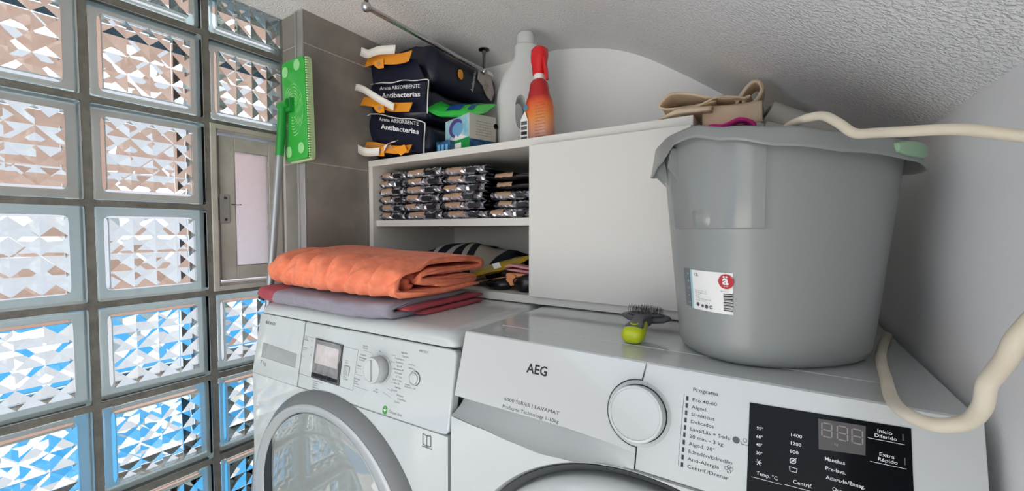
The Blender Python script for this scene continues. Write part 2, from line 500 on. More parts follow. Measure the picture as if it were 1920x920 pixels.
def glass_block_mesh():
    h, t = BL / 2, .040
    bm = bmesh.new()
    bmesh.ops.create_cube(bm, size=1.0)
    for v in bm.verts: v.co = Vector((v.co.x * 2 * t, v.co.y * BL, v.co.z * BL))
    bmesh.ops.bevel(bm, geom=list(bm.edges), offset=.0045, segments=3, profile=.5, affect='EDGES')
    outer_n = len(bm.verts)
    for f in bm.faces: f.smooth = True
    # cavity with pressed pyramids on both inner faces
    q = .0730; n = 4; s = 2 * q / n; amp = .0085
    def face(sx):
        x0 = sx * (t - .0125)
        grid = [[bm.verts.new((x0, -q + s * i, -q + s * j)) for j in range(n + 1)] for i in range(n + 1)]
        for i in range(n):
            for j in range(n):
                a, b, c, d = grid[i][j], grid[i + 1][j], grid[i + 1][j + 1], grid[i][j + 1]
                p = bm.verts.new((x0 - sx * amp, -q + s * (i + .5), -q + s * (j + .5)))
                for e0, e1 in ((a, b), (b, c), (c, d), (d, a)):
                    fc = bm.faces.new((e0, e1, p))
                    fc.normal_update()
                    if fc.normal.x * sx > 0: fc.normal_flip()
        return grid
    def diamonds(sx, n=5):
        x0 = sx * (t - .0135); d = 2 * q / n
        # crossing diagonal ridges: every lattice cell split into four triangles, corners alternately high and low
        hgt = lambda i, j: 0 if (i in (0, n) or j in (0, n)) else (amp * .9 if (i + j) % 2 else 0)
        grid = [[bm.verts.new((x0 - sx * hgt(i, j), -q + d * i, -q + d * j)) for j in range(n + 1)] for i in range(n + 1)]
        for i in range(n):
            for j in range(n):
                a, b, c, e = grid[i][j], grid[i + 1][j], grid[i + 1][j + 1], grid[i][j + 1]
                tri = ((a, b, c), (a, c, e)) if (i + j) % 2 == 0 else ((a, b, e), (b, c, e))
                for tr_ in tri:
                    fc = bm.faces.new(tr_); fc.normal_update()
                    if fc.normal.x * sx > 0: fc.normal_flip()
        return grid
    A, B = face(1), diamonds(-1)
    sid = lambda x, y, z: bm.verts.new((x, y, z))
    xa, xb = t - .0125, -(t - .0135)
    for (y0, z0), (y1, z1) in (((-q, -q), (q, -q)), ((q, -q), (q, q)), ((q, q), (-q, q)), ((-q, q), (-q, -q))):
        fc = bm.faces.new((sid(xa, y0, z0), sid(xa, y1, z1), sid(xb, y1, z1), sid(xb, y0, z0))); fc.normal_update()
        cc = fc.calc_center_median()
        if fc.normal.dot(Vector((0, cc.y, cc.z))) > 0: fc.normal_flip()
    for i in range(0):
        for (a, b, c, d) in ((A[i][0], A[i + 1][0], B[i + 1][0], B[i][0]), (A[i][n], A[i + 1][n], B[i + 1][n], B[i][n]),
                             (A[0][i], A[0][i + 1], B[0][i + 1], B[0][i]), (A[n][i], A[n][i + 1], B[n][i + 1], B[n][i])):
            fc = bm.faces.new((a, b, c, d)); fc.normal_update()
            cc = fc.calc_center_median()
            if fc.normal.dot(Vector((0, cc.y, cc.z))) > 0: fc.normal_flip()
    me = bpy.data.meshes.new('glass_block'); bm.to_mesh(me); bm.free()
    me.materials.append(M['glass'])
    return me
GBM = glass_block_mesh()
def edge_band_mesh():
    h, e, t = BL / 2 + .0006, .0012, .034
    r = []
    for k, hh in ((0, h), (1, h + e)):
        r.append([(y, z) for y, z in sellipse(hh, hh, 24, 96)])
    rings = [[(-t, y, z) for y, z in r[0]], [(t, y, z) for y, z in r[0]], [(t, y, z) for y, z in r[1]], [(-t, y, z) for y, z in r[1]]]
    V, F = loft(rings, False, False)
    k = 96
    F += [(3 * k + j, 3 * k + (j + 1) % k, (j + 1) % k, j) for j in range(k)]
    # pale fused seam between the two halves, around the cavity
    ri = [(y, z) for y, z in sellipse(.0765, .0765, 16, k)]
    b0 = len(V)
    for x in (-.003, .003):
        V += [(x, y, z) for y, z in ri] + [(x, y * (h - .001) / h, z * (h - .001) / h) for y, z in r[0]]
    for j in range(k):
        j2 = (j + 1) % k
        F += [(b0 + j, b0 + j2, b0 + k + j2, b0 + k + j), (b0 + 2 * k + j, b0 + 3 * k + j, b0 + 3 * k + j2, b0 + 2 * k + j2),
              (b0 + j, b0 + 2 * k + j, b0 + 2 * k + j2, b0 + j2), (b0 + k + j, b0 + k + j2, b0 + 3 * k + j2, b0 + 3 * k + j)]
    me = mkmesh('edge_coating', V, F, [M['rim_opaque'], M['rim']]); normals_out(me)
    for i_, p_ in enumerate(me.polygons): p_.material_index = 0 if i_ < 4 * k else 1
    return me
EBM = edge_band_mesh()
for i in range(len(YL) - 1):
    for j in range(len(ZL) - 1):
        if hole(i, j) and i == len(YL) - 2 and not (ZL[j] < -.16 or ZL[j] > .06): continue
        b = bpy.data.objects.new('glass_block', GBM); col.objects.link(b); b.parent = wl
        b.location = up((XG - .040, (YL[i] + YL[i + 1]) / 2, (ZL[j] + ZL[j + 1]) / 2))
        c = bpy.data.objects.new('edge_coating', EBM); col.objects.link(c); c.parent = b

# --- small hinged window in place of two blocks
W0, W1, V0, V1 = YL[-2] + .0085, .6035, -.151 + .009, .258 - .009
def rect_frame(y0, y1, z0, z1, wd, xa, xb):
    return join(box(xa, xb, y0, y0 + wd, z0, z1), box(xa, xb, y1 - wd, y1, z0, z1), box(xa, xb, y0 + wd, y1 - wd, z0, z0 + wd), box(xa, xb, y0 + wd, y1 - wd, z1 - wd, z1))
win = tag(add('window_1', join(rect_frame(W0, W1 + .02, V0, V1, .010, -1.20, -1.1385), rect_frame(W0 - .006, W1 + .02, V0 - .006, V1 + .006, .012, -1.1385, -1.133)), M['alu_frame'], bevel=.001),
          'small grey aluminium window set among the glass blocks', kind='structure')
def wpart(name, vf, m, par=win, **k):
    o = add(name, vf, m, None, **k); o.parent = par; return o
y0s, y1s, z0s, z1s = W0 + .016, W1 - .004, V0 + .018, V1 - .018
sash = wpart('sash', rect_frame(y0s, y1s, z0s, z1s, .0335, -1.165, -1.146), M['alu_frame'], bevel=.0015)
wpart('pane', box(-1.158, -1.152, y0s + .032, y1s - .032, z0s + .032, z1s - .032), M['frost'], sash)
wpart('glazing_bead', rect_frame(y0s + .032, y1s - .032, z0s + .032, z1s - .032, .003, -1.150, -1.1475), M['alu_trim'], sash)
hg = wpart('latch_plate', box(-1.1465, -1.143, y0s - .002, y0s + .019, .017, .088), M['alu_trim'], bevel=.001)
for z in (.026, .079): wpart('screw', lathe([(.0035, 0), (.0035, .0012), (0, .0016)], 12, (-1.143, y0s + .010, z), 'X'), M['chrome_d'], hg)
wpart('latch_hook', box(-1.143, -1.137, y0s - .012, y0s - .006, .025, .08), M['chrome_d'], hg, bevel=.001)
wpart('latch_pin', tube([(-1.146, y0s + .024, .064), (-1.140, y0s + .036, .063), (-1.139, y0s + .044, .064)], .0012, 8, 6), M['darkgap'])

# --- tiled pier beside the window
core = tag(add('wall_left_pier', join(box(-1.24, XT - .0010, YJ + .0015, YB, ZF, .60), box(XG - .0, XT - .0302, YJ + .0010, YJ + .02, ZF, .60)), M['grout'], fix=False),
           'tiled pier between glass blocks and shelf', kind='structure')
rows = [.178 + .306 * k for k in range(-4, 3)]
for a, b in zip(rows[:-1], rows[1:]):
    a2, b2 = max(a, ZF), min(b, .60)
    if b2 - a2 < .02: continue
    for vf in (box(XT - .006, XT, YJ + .0015, YB - .001, a2 + .0012, b2 - .0012), box(XG + .001, XT - .031, YJ, YJ + .006, a2 + .0012, b2 - .0012)):
        t = add('tile', vf, M['tile'], bevel=.0006, seg=1); t.parent = core
tr = tag(add('trim_1', join(box(XT - .0302, XT + .0005, YJ - .003, YJ + .001, ZF, .566), box(XT - .0302, XT - .0245, YJ - .006, YJ - .003, ZF, .566)), M['alu_trim'], bevel=.0008),
         'satin metal corner trim on tiled pier', kind='structure')

# --- outdoors, seen only through the glass
tag(add('facade', box(-7.4, -7.0, -30, 60, -3.2, 3.6), M['facade']), 'tan building facade across the yard', kind='structure')
tag(add('parapet', box(-5.2, -5.0, -30, 60, -3.2, .35), M['facade_white']), 'white parapet wall across the yard', kind='structure')
tag(add('pool_terrace', join(box(-5.0, -3.9, -30, 60, -3.2, -1.32), box(-1.9, -1.24, -30, 60, -3.2, -1.32)), M['terrace']), 'white pool terrace outside', kind='structure')
tag(add('pool_surface', box(-3.9, -1.9, -30, 60, -3.2, -1.38), M['pool']), 'blue pool outside the glass blocks', kind='structure')

# ================================================================== shelf unit
YS = .80                                   # front of the unit
c = Thing('shelf_unit', 'white melamine wall unit with open shelves and one blank door', 'shelf unit', (-.585, .98, -.1675))
add('side_panel', box(XT + .001, XT + .019, YS, YB - .001, -.1675, .1885), M['melamine'], c, bevel=.0008)
add('side_panel', box(-.1505, -.1325, YS, YB - .001, -.1675, .1885), M['melamine'], c, bevel=.0008)
add('divider', box(-.474, -.458, YS + .003, YB - .001, -.1495, .1885), M['melamine'], c, bevel=.0008)
add('top_panel', box(XT + .001, -.1325, YS - .001, YB - .001, .1885, .2065), M['melamine'], c, bevel=.0008)
add('bottom_panel', box(XT + .019, -.1505, YS, YB - .001, -.1675, -.1495), M['melamine'], c, bevel=.0008)
add('shelf', box(XT + .019, -.474, YS + .012, YB - .012, .0105, .0290), M['melamine'], c, bevel=.0008)
add('back_panel', box(XT + .019, -.1505, YB - .010, YB - .001, -.1495, .1885), M['melamine'], c)
add('door', box(-.4655, -.1330, YS - .0175, YS - .0015, -.1480, .1865), M['melamine'], c, bevel=.0010)

# ================================================================== washing machine with the black display
X0 = -.4395; AW = .5975; TOPZ = -.1705
a = Thing('washing_machine', 'white washing machine with black touch display and round programme dial', 'washing machine', (X0 + AW / 2, .8, ZF))
add('cabinet', box(X0 + .002, X0 + AW - .002, .545, 1.13, ZF + .02, TOPZ - .024), M['enamel'], a, bevel=.004)
lid = add('top_lid', box(X0, X0 + AW, .545, 1.135, TOPZ - .024, TOPZ), M['plastic_w'], a, bevel=.004, seg=3)
add('lid_inset', box(X0 + .028, X0 + AW - .045, .60, 1.10, TOPZ, TOPZ + .0007), M['enamel'], (a, lid), bevel=.0006)
MS = .3
vd = Vector((0, -MS, -1)).normalized(); vn = Vector((0, -1, MS)).normalized()
P0 = Vector((X0, .5305, TOPZ + .001))
def ap(u, v, d=0.0): return P0 + Vector((u, 0, 0)) + vd * v + vn * d       # on the sloping fascia
def amx(u, v, d=0.0): return frame_mtx(ap(u, v, d), (1, 0, 0), -vd)
def slab(pts, d0, d1, f=ap):
    n = len(pts); V = [f(u, v, d1) for u, v in pts] + [f(u, v, d0) for u, v in pts]
    F = [tuple(range(n)), tuple(range(2 * n - 1, n - 1, -1))] + [(i, (i + 1) % n, (i + 1) % n + n, i + n) for i in range(n)]
    return V, F
# top edge strip between lid and fascia
add('top_edge', prism([(.5325, TOPZ + .0002), (.552, TOPZ + .0004), (.552, TOPZ - .03), (.5335, TOPZ - .03)], (X0, X0 + AW), 'X'), M['plastic_w'], a, bevel=.0015)
DU, DV, DR = .2962, .0637, .0405
def arc(cx, cy, r, t0, t1, n): return [(cx + r * math.cos(R(t0 + (t1 - t0) * i / n)), cy + r * math.sin(R(t0 + (t1 - t0) * i / n))) for i in range(n + 1)]
# drawer front: stops at the ring around the dial
drw = [(.0005, .0015), (.3005, .0015), (.2985, .012), (.2965, .0235)] + arc(DU, DV, .0408, 269, 91, 22) + [(.2965, .1055), (.2965, .112), (.27, .1085), (.2, .1052), (.0005, .1050)]
drawer = add('detergent_drawer', slab(drw, -.012, .0), M['plastic_w'], a, bevel=.0010)
fas = [(.3020, .0015), (AW - .0005, .0015), (AW - .0005, .1290), (.2985, .1290), (.2985, .1062)] + arc(DU, DV, .0422, 88, -86, 24)
fas = [(.3030, .0015), (AW - .0005, .0015), (AW - .0005, .1290), (.2980, .1290), (.2980, .1045)] + arc(DU, DV, .0395, 87, 272, 24) + [(.2980, .0235), (.3000, .012)]
fascia = add('control_panel', slab(fas, -.012, .0), M['plastic_w'], a, bevel=.0008)
# scooped finger grip below the drawer front
SE = [(0, .1365), (.06, .140), (.12, .1455), (.165, .1480), (.21, .1440), (.25, .1370), (.297, .1300)]
def seam(u):
    for (u0, v0), (u1, v1) in zip(SE[:-1], SE[1:]):
        if u <= u1: t = (u - u0) / (u1 - u0); t = t * t * (3 - 2 * t); return v0 + (v1 - v0) * t
    return SE[-1][1]
V, F = [], []
nu, nv = 40, 10
for i in range(nu + 1):
    u = .2965 * i / nu
    shut = max(0, (u - .19) / .1065) ** 1.4
    top = .1050 + .004 * shut
    for j in range(nv + 1):
        t = j / nv
        dep = -.030 * (1 - shut) * math.cos(t * math.pi / 2) ** .8
        V.append(ap(u, top - .004 * (1 - t) * (1 - shut) + (seam(u) - top) * t, dep - .0006))
for i in range(nu):
    for j in range(nv):
        k = i * (nv + 1) + j; F.append((k, k + 1, k + nv + 2, k + nv + 1))
add('finger_grip', (V, F), M['plastic_w'], (a, drawer), smooth=True, fix=False)
# dial with its recess
def adisc(prof, n=64):
    V, F = lathe(prof, n); m = amx(DU, DV)
    return [m @ Vector(p) for p in V], F
dial = add('program_dial', adisc([(.0335, -.002), (.0335, .016), (.0325, .0178), (.0300, .0182), (.0295, .0172), (.0, .0172)]), M['plastic_w'], a, autos=35)
add('dial_gap', adisc([(.0347, -.0015), (.0347, .0004), (.0335, .0004), (.0335, -.0015)]), M['darkgap'], (a, dial), smooth=True)
add('dial_collar', adisc([(.0394, -.006), (.0394, .0), (.0380, .0008), (.0352, .0004), (.0347, -.004)]), M['plastic_w'], a, autos=35)
# body front with round door opening
YF = float(ap(0, .137).y)
dc = (-.1365, -.580)
outl = [(X0 + .002, ZF + .10)] + [(X0 + .002, ap(0, SE[0][1]).z)] + [(X0 + u, ap(0, seam(u) + .0012).z) for u in [.2965 * i / 24 for i in range(1, 25)]] + [(X0 + AW - .002, ap(0, .1300).z), (X0 + AW - .002, ZF + .10)]
def apl(p, q, d): return (p, YF - .0005 + d - .012 * max(0, (-.30 - q)) / .7, q)
add('front_panel', hole_plate(outl, dc, .2845, .018, apl, 120), M['enamel'], a, autos=35)
add('plinth', box(X0 + .002, X0 + AW - .002, YF + .004, .53, ZF + .02, ZF + .10), M['enamel'], a, bevel=.002)
for px_ in (X0 + .05, X0 + AW - .05):
    for py_ in (.56, 1.08): add('foot', lathe([(.02, 0), (.02, .012), (.012, .021)], 20, (px_, py_, ZF)), M['blackp'], a)
door = add('door', lathe([(.2665, .018), (.2660, -.004), (.260, -.014), (.225, -.028), (.12, -.040), (0, -.044)], 96, (dc[0], YF, dc[1]), 'Y'), M['plastic_w'], a, smooth=True)
add('porthole', lathe([(.176, -.036), (.172, -.041), (.10, -.048), (0, -.051)], 72, (dc[0], YF, dc[1]), 'Y'), M['gloss_black'], (a, door), smooth=True)
add('door_recess', lathe([(.2785, .0075), (.2770, .016), (.262, .022), (.240, .022)], 96, (dc[0], YF, dc[1]), 'Y', a1=2 * math.pi - 1e-5), M['plastic_g'], a, smooth=True)
add('door_bevel', lathe([(.2846, -.0006), (.2835, .0008), (.2790, .0085), (.2780, .018)], 120, (dc[0], YF, dc[1]), 'Y', a1=2 * math.pi - 1e-5), M['enamel'], a, smooth=True)
# printing
text('AEG', M['ink'], amx(.1280, .0446), h=.0138, wdt=.0345, parent=(a, drawer), bold=.022, label='black maker lettering')
text('6000 SERIES | LAVAMAT', M['ink'], amx(.0965, .0917), h=.0050, wdt=.0925, parent=(a, drawer))
text('ProSense Technology 1-10kg', M['ink'], amx(.0953, .1026), h=.0050, wdt=.0940, parent=(a, drawer))
text('Programa', M['ink'], amx(.3573, .0245), h=.0045, wdt=.0275, parent=(a, fascia), bold=.008)
progs = ['Eco 40-60', 'Algod.', 'Sint\u00e9ticos', 'Delicados', 'Lana/L\u00e3s + Seda', '20 min. - 3 kg', 'Algod. 20\u00b0', 'Edred\u00f3n/Edred\u00e3o', 'Anti-Alergia', 'Centrif./Drenar']
pw = [.0262, .0170, .0250, .0245, .0415, .0355, .0275, .0450, .0330, .0425]
for i, (s_, w_) in enumerate(zip(progs, pw)):
    v = .0342 + i * .00825
    u = .3572 - i * .0001
    text(s_, M['ink'], amx(u, v + .0018), h=.0040, wdt=w_, parent=(a, fascia), bold=.006)
    add('program_light', slab([(.3505 - i * .0001, v - .0025), (.3530 - i * .0001, v - .0025), (.3530 - i * .0001, v + .0025), (.3505 - i * .0001, v + .0025)], -.001, .0005), M['blackp'], (a, fascia))
add('guide_line', slab([(.3478, .0290), (.3482, .0290), (.3468, .1100), (.3464, .1100)], -.001, .0002), M['ink_grey'], (a, fascia))
def ring2(cu, cv, r0, r1, n=20, f=ap, d=.0002):
    V = [f(cu + r * math.cos(2 * math.pi * i / n), cv + r * math.sin(2 * math.pi * i / n), d) for r in (r0, r1) for i in range(n)]
    return V, [(i, (i + 1) % n, n + (i + 1) % n, n + i) for i in range(n)]
def rect(u0, u1, v0, v1, f=ap, d=.0002): return [f(u0, v0, d), f(u1, v0, d), f(u1, v1, d), f(u0, v1, d)], [(0, 1, 2, 3)]
def line(u0, v0, u1, v1, t, f=ap, d=.0002):
    l = math.hypot(u1 - u0, v1 - v0); nx_, ny_ = -(v1 - v0) / l * t / 2, (u1 - u0) / l * t / 2
    return [f(u0 + nx_, v0 + ny_, d), f(u1 + nx_, v1 + ny_, d), f(u1 - nx_, v1 - ny_, d), f(u0 - nx_, v0 - ny_, d)], [(0, 1, 2, 3)]
# wool and hand-wash symbols, steam cloud
add('wool_symbol', join(ring2(.4048, .0672, 0.0, .0036), ), M['ink_grey'], (a, fascia), fix=False)
add('hand_wash_symbol', join(line(.4100, .0700, .4165, .0700, .0006), line(.4100, .0700, .4095, .0672, .0006), line(.4165, .0700, .4170, .0672, .0006), ring2(.4133, .0655, .0016, .0022, 14)), M['ink_grey'], (a, fascia), fix=False)
add('steam_symbol', join(ring2(.3965, .0985, .0016, .0021, 14), ring2(.3990, .0970, .0016, .0021, 14), ring2(.4012, .0985, .0016, .0021, 14), line(.3975, .1010, .3975, .1030, .0005), line(.3990, .1010, .3990, .1035, .0005), line(.4005, .1010, .4005, .1030, .0005)), M['ink'], (a, fascia), fix=False)
# black display
disp = add('display_panel', slab([(.4165, .0245), (.5485, .0190), (.5485, .1180), (.4165, .1200)], -.002, .0008), M['gloss_black'], a)
dt = lambda s_, u, v, h, w_, al='LEFT': text(s_, M['ink_white'], amx(u, v, .0008), h=h, wdt=w_, parent=(a, disp), align=al, bold=.004)
for s_, v in (('95\u00b0', .0512), ('60\u00b0', .0597), ('40\u00b0', .0679), ('30\u00b0', .0763)): dt(s_, .4238, v, .0034, .0058)
F9 = lambda u, v, d=0: ap(u, v, d + .0008)
add('snowflake_symbol', join(line(.4238, .0840, .4296, .0840, .0006, F9), line(.4252, .0812, .4282, .0868, .0006, F9), line(.4282, .0812, .4252, .0868, .0006, F9)), M['ink_white'], (a, disp), fix=False)
dt('Temp. \u00b0C', .4250, .0965, .0038, .0190)
for s_, v, w_ in (('1400', .0500, .0095), ('1200', .0583, .0090), ('800', .0665, .0075)): dt(s_, .4540, v, .0034, w_)
add('spiral_symbol', join(ring2(.4570, .0738, .0022, .0028, 18, F9), ring2(.4570, .0738, .0008, .0013, 12, F9), line(.4545, .0765, .4600, .0705, .0006, F9)), M['ink_white'], (a, disp), fix=False)
add('tub_symbol', join(line(.4542, .0802, .4546, .0842, .0005, F9), line(.4546, .0842, .4602, .0842, .0005, F9), line(.4602, .0842, .4606, .0802, .0005, F9), line(.4537, .0802, .4611, .0804, .0005, F9)), M['ink_white'], (a, disp), fix=False)
dt('Centrif.', .4572, .0950, .0038, .0160)
dt('Manchas', .4833, .0655, .0036, .0157); dt('Pre-lava.', .4838, .0742, .0036, .0160); dt('Aclarado/Enxag.', .4842, .0826, .0036, .0300); dt('Opc.', .4892, .0920, .0038, .0085)
dt('Inicio', .5240, .0285, .0034, .0106); dt('Diferido', .5218, .0330, .0034, .0160); dt('Extra', .5250, .0495, .0034, .0106); dt('R\u00e1pido', .5238, .0540, .0034, .0140)
for u0, u1, v in ((.5171, .5437, .0354), (.5183, .5442, .0565), (.4205, .4480, .1000), (.4500, .4800, .0985), (.4820, .5090, .0975)):
    add('underline', line(u0, v, u1, v - .0006, .0004, F9), M['ink_white'], (a, disp), fix=False)
for u, v in ((.5425, .0285), (.5432, .0495)): add('key_light', line(u, v - .003, u, v + .003, .0008, F9), M['ink_grey'], (a, disp), fix=False)
lcd = add('digit_window', slab([(.4779, .0270), (.5156, .0250), (.5150, .0523), (.4785, .0564)], .0, .0009), mat('dim_lcd', '#4b4744', rough=.3), a)
M['seg'] = mat('dim_segments', '#8b8784', rough=.4)
def digit(u, v, wd, h, on='abcdefg'):
    S = {'a': (0, 0, 1, 0), 'b': (1, 0, 1, .5), 'c': (1, .5, 1, 1), 'd': (0, 1, 1, 1), 'e': (0, .5, 0, 1), 'f': (0, 0, 0, .5), 'g': (0, .5, 1, .5)}
    F8 = lambda uu, vv, d=0: ap(uu, vv, .0010)
    out = []
    for s_ in on:
        x0, y0, x1, y1 = S[s_]; ex, ey = (x1 - x0), (y1 - y0)
        out.append(line(u + wd * (x0 + .12 * ex), v + h * (y0 + .06 * ey), u + wd * (x1 - .12 * ex), v + h * (y1 - .06 * ey), .0011, F8))
    return join(*out)
for u, v in ((.4810, .0300), (.4935, .0300), (.5050, .0300)): add('digit', digit(u, v, .0080, .0130), M['seg'], (a, lcd), fix=False)
text('kg', M['seg'], amx(.4910, .0490, .0010), h=.0025, parent=(a, lcd))
key = add('start_key', slab([(.518, .0935), (.545, .0915), (.545, .112), (.518, .114)], .0005, .0012), M['silver'], a)

# ================================================================== second washing machine (left)
BA = Vector((-1.041, .4877)); BB = Vector((-.4415, .5116)); BD = (BB - BA); BW = BD.length; BRZ = math.atan2(BD.y, BD.x)
b = Thing('washing_machine', 'white washing machine with silver-ringed door under the folded towels', 'washing machine', (BA.x, BA.y, ZF), BRZ)
zt_, zs_ = TOPZ - ZF, -.198 - ZF                 # local heights of top and seam; local y=0 is the seam line
add('cabinet', box(.013, BW - .004, .03, .58, .02, zs_ - .002), M['enamel'], b, bevel=.006, local=True)
# lid with rolled edges
prof = [(-.001, zs_ + .0015), (-.0005, zs_ + .010), (.004, zs_ + .019), (.014, zs_ + .0255), (.03, zt_), (.585, zt_), (.585, zs_ + .0015)]
rings = []
for i in range(9):
    t = i / 8
    rings.append(None)
def lid_ring(x, drop): return [(x, y + (.012 * drop if y < .1 else 0), max(zs_ + .0015, z - drop * (z - zs_ - .0015) * .9)) for y, z in prof]
xs_ = [(.004, 1.0), (.006, .55), (.012, .25), (.022, .06), (.034, 0), (BW - .034, 0), (BW - .022, .06), (BW - .012, .25), (BW - .006, .55), (BW - .003, 1.0)]
add('top_lid', loft([lid_ring(x, d) for x, d in xs_]), M['plastic_w'], b, local=True, autos=50)
BM_ = .165
bvd = Vector((0, -BM_, -1)).normalized(); bvn = Vector((0, -1, BM_)).normalized()
BP0 = Vector((0, 0, zs_ - .001))
def bp(u, v, d=0.0): return BP0 + Vector((u, 0, 0)) + bvd * v + bvn * d
def bmx(u, v, d=0.0): return frame_mtx(bp(u, v, d), (1, 0, 0), -bvd)
BDC = (.2925, -.590 - ZF); BR = .262
pz = bp(0, .1385).z
PBL, PBR = .0025, BW - .0015
def panel_piece(u0, u1, corner0=False, corner1=False):
    pts = [(u0, .0005), (u1, .0005), (u1, .1385), (u0, .1385)]
    return slab(pts, -.02, 0, bp)
bdrw = add('detergent_drawer', join(slab([(PBL, .0005), (.1800, .0005), (.1800, .0725), (PBL, .0640)], -.02, 0, bp), slab([(PBL, .0640), (.0300, .0650), (.0300, .1000), (PBL, .0990)], -.02, 0, bp),
     slab([(.1660, .0718), (.1800, .0725), (.1800, .1020), (.1660, .1015)], -.02, 0, bp), slab([(PBL, .0990), (.1800, .1020), (.1800, .1385), (PBL, .1385)], -.02, 0, bp)), M['plastic_w'], b, local=True)
add('finger_recess', slab([(.0290, .0635), (.1670, .0715), (.1670, .1025), (.0290, .1005)], -.03, -.016, bp), M['plastic_g'], (b, bdrw), local=True)
V = [bp(.0300, .0652, -.016), bp(.1660, .0720, -.016), bp(.1660, .1016, -.001), bp(.0300, .1000, -.001)]
add('recess_slope', (V, [(0, 1, 2, 3)]), M['silver'], (b, bdrw), local=True, fix=False)
cpan = add('control_panel', slab([(.1815, .0005), (PBR - .02, .0005), (PBR - .006, .0012), (PBR, .006), (PBR, .130), (PBR - .006, .1372), (PBR - .02, .1385), (.1815, .1385)], -.02, 0, bp), M['plastic_w'], b, bevel=.0035, seg=3, local=True)
# body front with round opening
bYF = bp(0, .14).y + .0005
bout = [(.003, .10), (.003, pz - .001), (BW - .003, pz - .001), (BW - .003, .10)]
# the opening rises a little into the panel line: keep it just below
add('front_panel', hole_plate(bout, BDC, .2555, .02, lambda p, q, d: (p, bYF + d - .004 * (pz - q), q), 110), M['enamel'], b, local=True, autos=40)
add('plinth', box(.004, BW - .004, .0, .05, .02, .10), M['enamel'], b, local=True, bevel=.002)
for px_ in (.05, BW - .05):
    for py_ in (.06, .53): add('foot', lathe([(.02, 0), (.02, .012), (.012, .021)], 20, (px_, py_, 0)), M['blackp'], b, local=True)
dcn = (BDC[0], bYF, BDC[1])
dz = (.2890, bYF + .0130, -.567 - ZF)
def circ_(c, r, y, n=120): return [(c[0] + r * math.cos(2 * math.pi * i / n), y, c[2] + r * math.sin(2 * math.pi * i / n)) for i in range(n)]
bd = add('door', loft([circ_(dcn, .2435, bYF - .0235), circ_(dcn, .2415, bYF - .0262), circ_(dcn, .2370, bYF - .0272), circ_(dz, .2065, bYF - .0250), circ_(dz, .2035, bYF - .0232), circ_(dz, .2025, bYF - .0150)], False, False), M['silver'], b, local=True, smooth=True)
add('door_rim', loft([circ_(dcn, .2640, bYF - .0003), circ_(dcn, .2625, bYF - .0045), circ_(dcn, .2470, bYF - .0215), circ_(dcn, .2435, bYF - .0230), circ_(dcn, .2430, bYF)], False, False), M['plastic_g'], (b, bd), local=True, autos=40)
add('door_disc', lathe([(.2020, -.0250), (.2010, -.0345), (.1990, -.0358), (.15, -.0372), (.08, -.0382), (0, -.0385)], 96, dz, 'Y'), M['disc'], (b, bd), local=True, smooth=True)
# grip slot at the left of the disc
V, F = [], []
for i in range(25):
    t = R(146 + i * (216 - 146) / 24)
    wd = .032 * math.sin(math.pi * min(1, i / 24 * .9 + .02)) ** .8
    for rr_ in (.2015, .2015 - wd): V.append((dz[0] + rr_ * math.cos(t), dz[1] - .0372 - (.2015 - rr_) * .05, dz[2] + rr_ * math.sin(t)))
for i in range(24): F.append((2 * i, 2 * i + 1, 2 * i + 3, 2 * i + 2))
add('door_grip', (V, F), M['darkgap'], (b, bd), local=True, fix=False)
# control panel furniture
sd_ = add('display_surround', join(line(.1815, .0302, .3600, .0350, .0006, bp), line(.3600, .0350, .3580, .1120, .0006, bp), line(.3580, .1120, .1820, .1105, .0006, bp)), M['ink_grey'], (b, cpan), local=True, fix=False)
dsp = add('display_window', slab([(.2265, .0292), (.3155, .0312), (.3175, .1108), (.2270, .1100)], -.002, .0025, bp), mat('smoked_display', '#3a3634', rough=.08, coat=.8), b, local=True, bevel=.001)
lc = add('lcd', slab([(.2350, .0400), (.3060, .0420), (.3075, .0800), (.2345, .0790)], .001, .0030, bp), mat('lcd_glass', '#cfc2bd', rough=.06, coat=.8, c2='#b3a6a0', nscale=40), (b, dsp), local=True)
rnd = random.Random(4)
# protective film, lifted and creased
V, F = [], []
for i in range(9):
    for j in range(8):
        V.append(bp(.2280 + i * .0109, .0305 + j * .0095 + i * .0002, .0038 + rnd.random() * .0042))
for i in range(8):
    for j in range(7):
        k = i * 8 + j; F += [(k, k + 1, k + 9), (k, k + 9, k + 8)]
M['film_clear'] = mat('creased_clear_film', '#f2f2f2', rough=.06, alpha=.22, coat=1.0)
add('protective_film', (V, F), M['film_clear'], (b, dsp), local=True, fix=False)
add('display_key', slab([(.2350, .0930), (.2750, .0935), (.2750, .1060), (.2350, .1055)], .001, .0042, bp), M['blackp'], (b, dsp), local=True, bevel=.0006)
add('display_key', slab([(.2800, .0935), (.3100, .0938), (.3100, .1062), (.2800, .1060)], .001, .0042, bp), M['blackp'], (b, dsp), local=True, bevel=.0006)
add('start_key', slab([(.3260, .0690), (.3425, .0694), (.3425, .0880), (.3260, .0876)], -.001, .0030, bp), M['silver'], b, local=True, bevel=.0015)
def bdisc(u, v, prof, n=48):
    V, F = lathe(prof, n); m = bmx(u, v); return [m @ Vector(p) for p in V], F
KU, KV = .4290, .0590
kn = add('program_knob', bdisc(KU, KV, [(.0255, 0), (.0255, .002), (.0240, .004), (.0232, .024), (.0222, .0262), (.0195, .0262), (.0185, .0250), (0, .0250)]), M['plastic_w'], b, local=True, autos=35)
add('knob_band', bdisc(KU, KV, [(.0243, .004), (.0236, .0215), (.0230, .0215), (.0230, .004)]), M['silver'], (b, kn), local=True, smooth=True)
m_ = bmx(KU, KV) @ Matrix.Rotation(R(8), 4, 'Z')
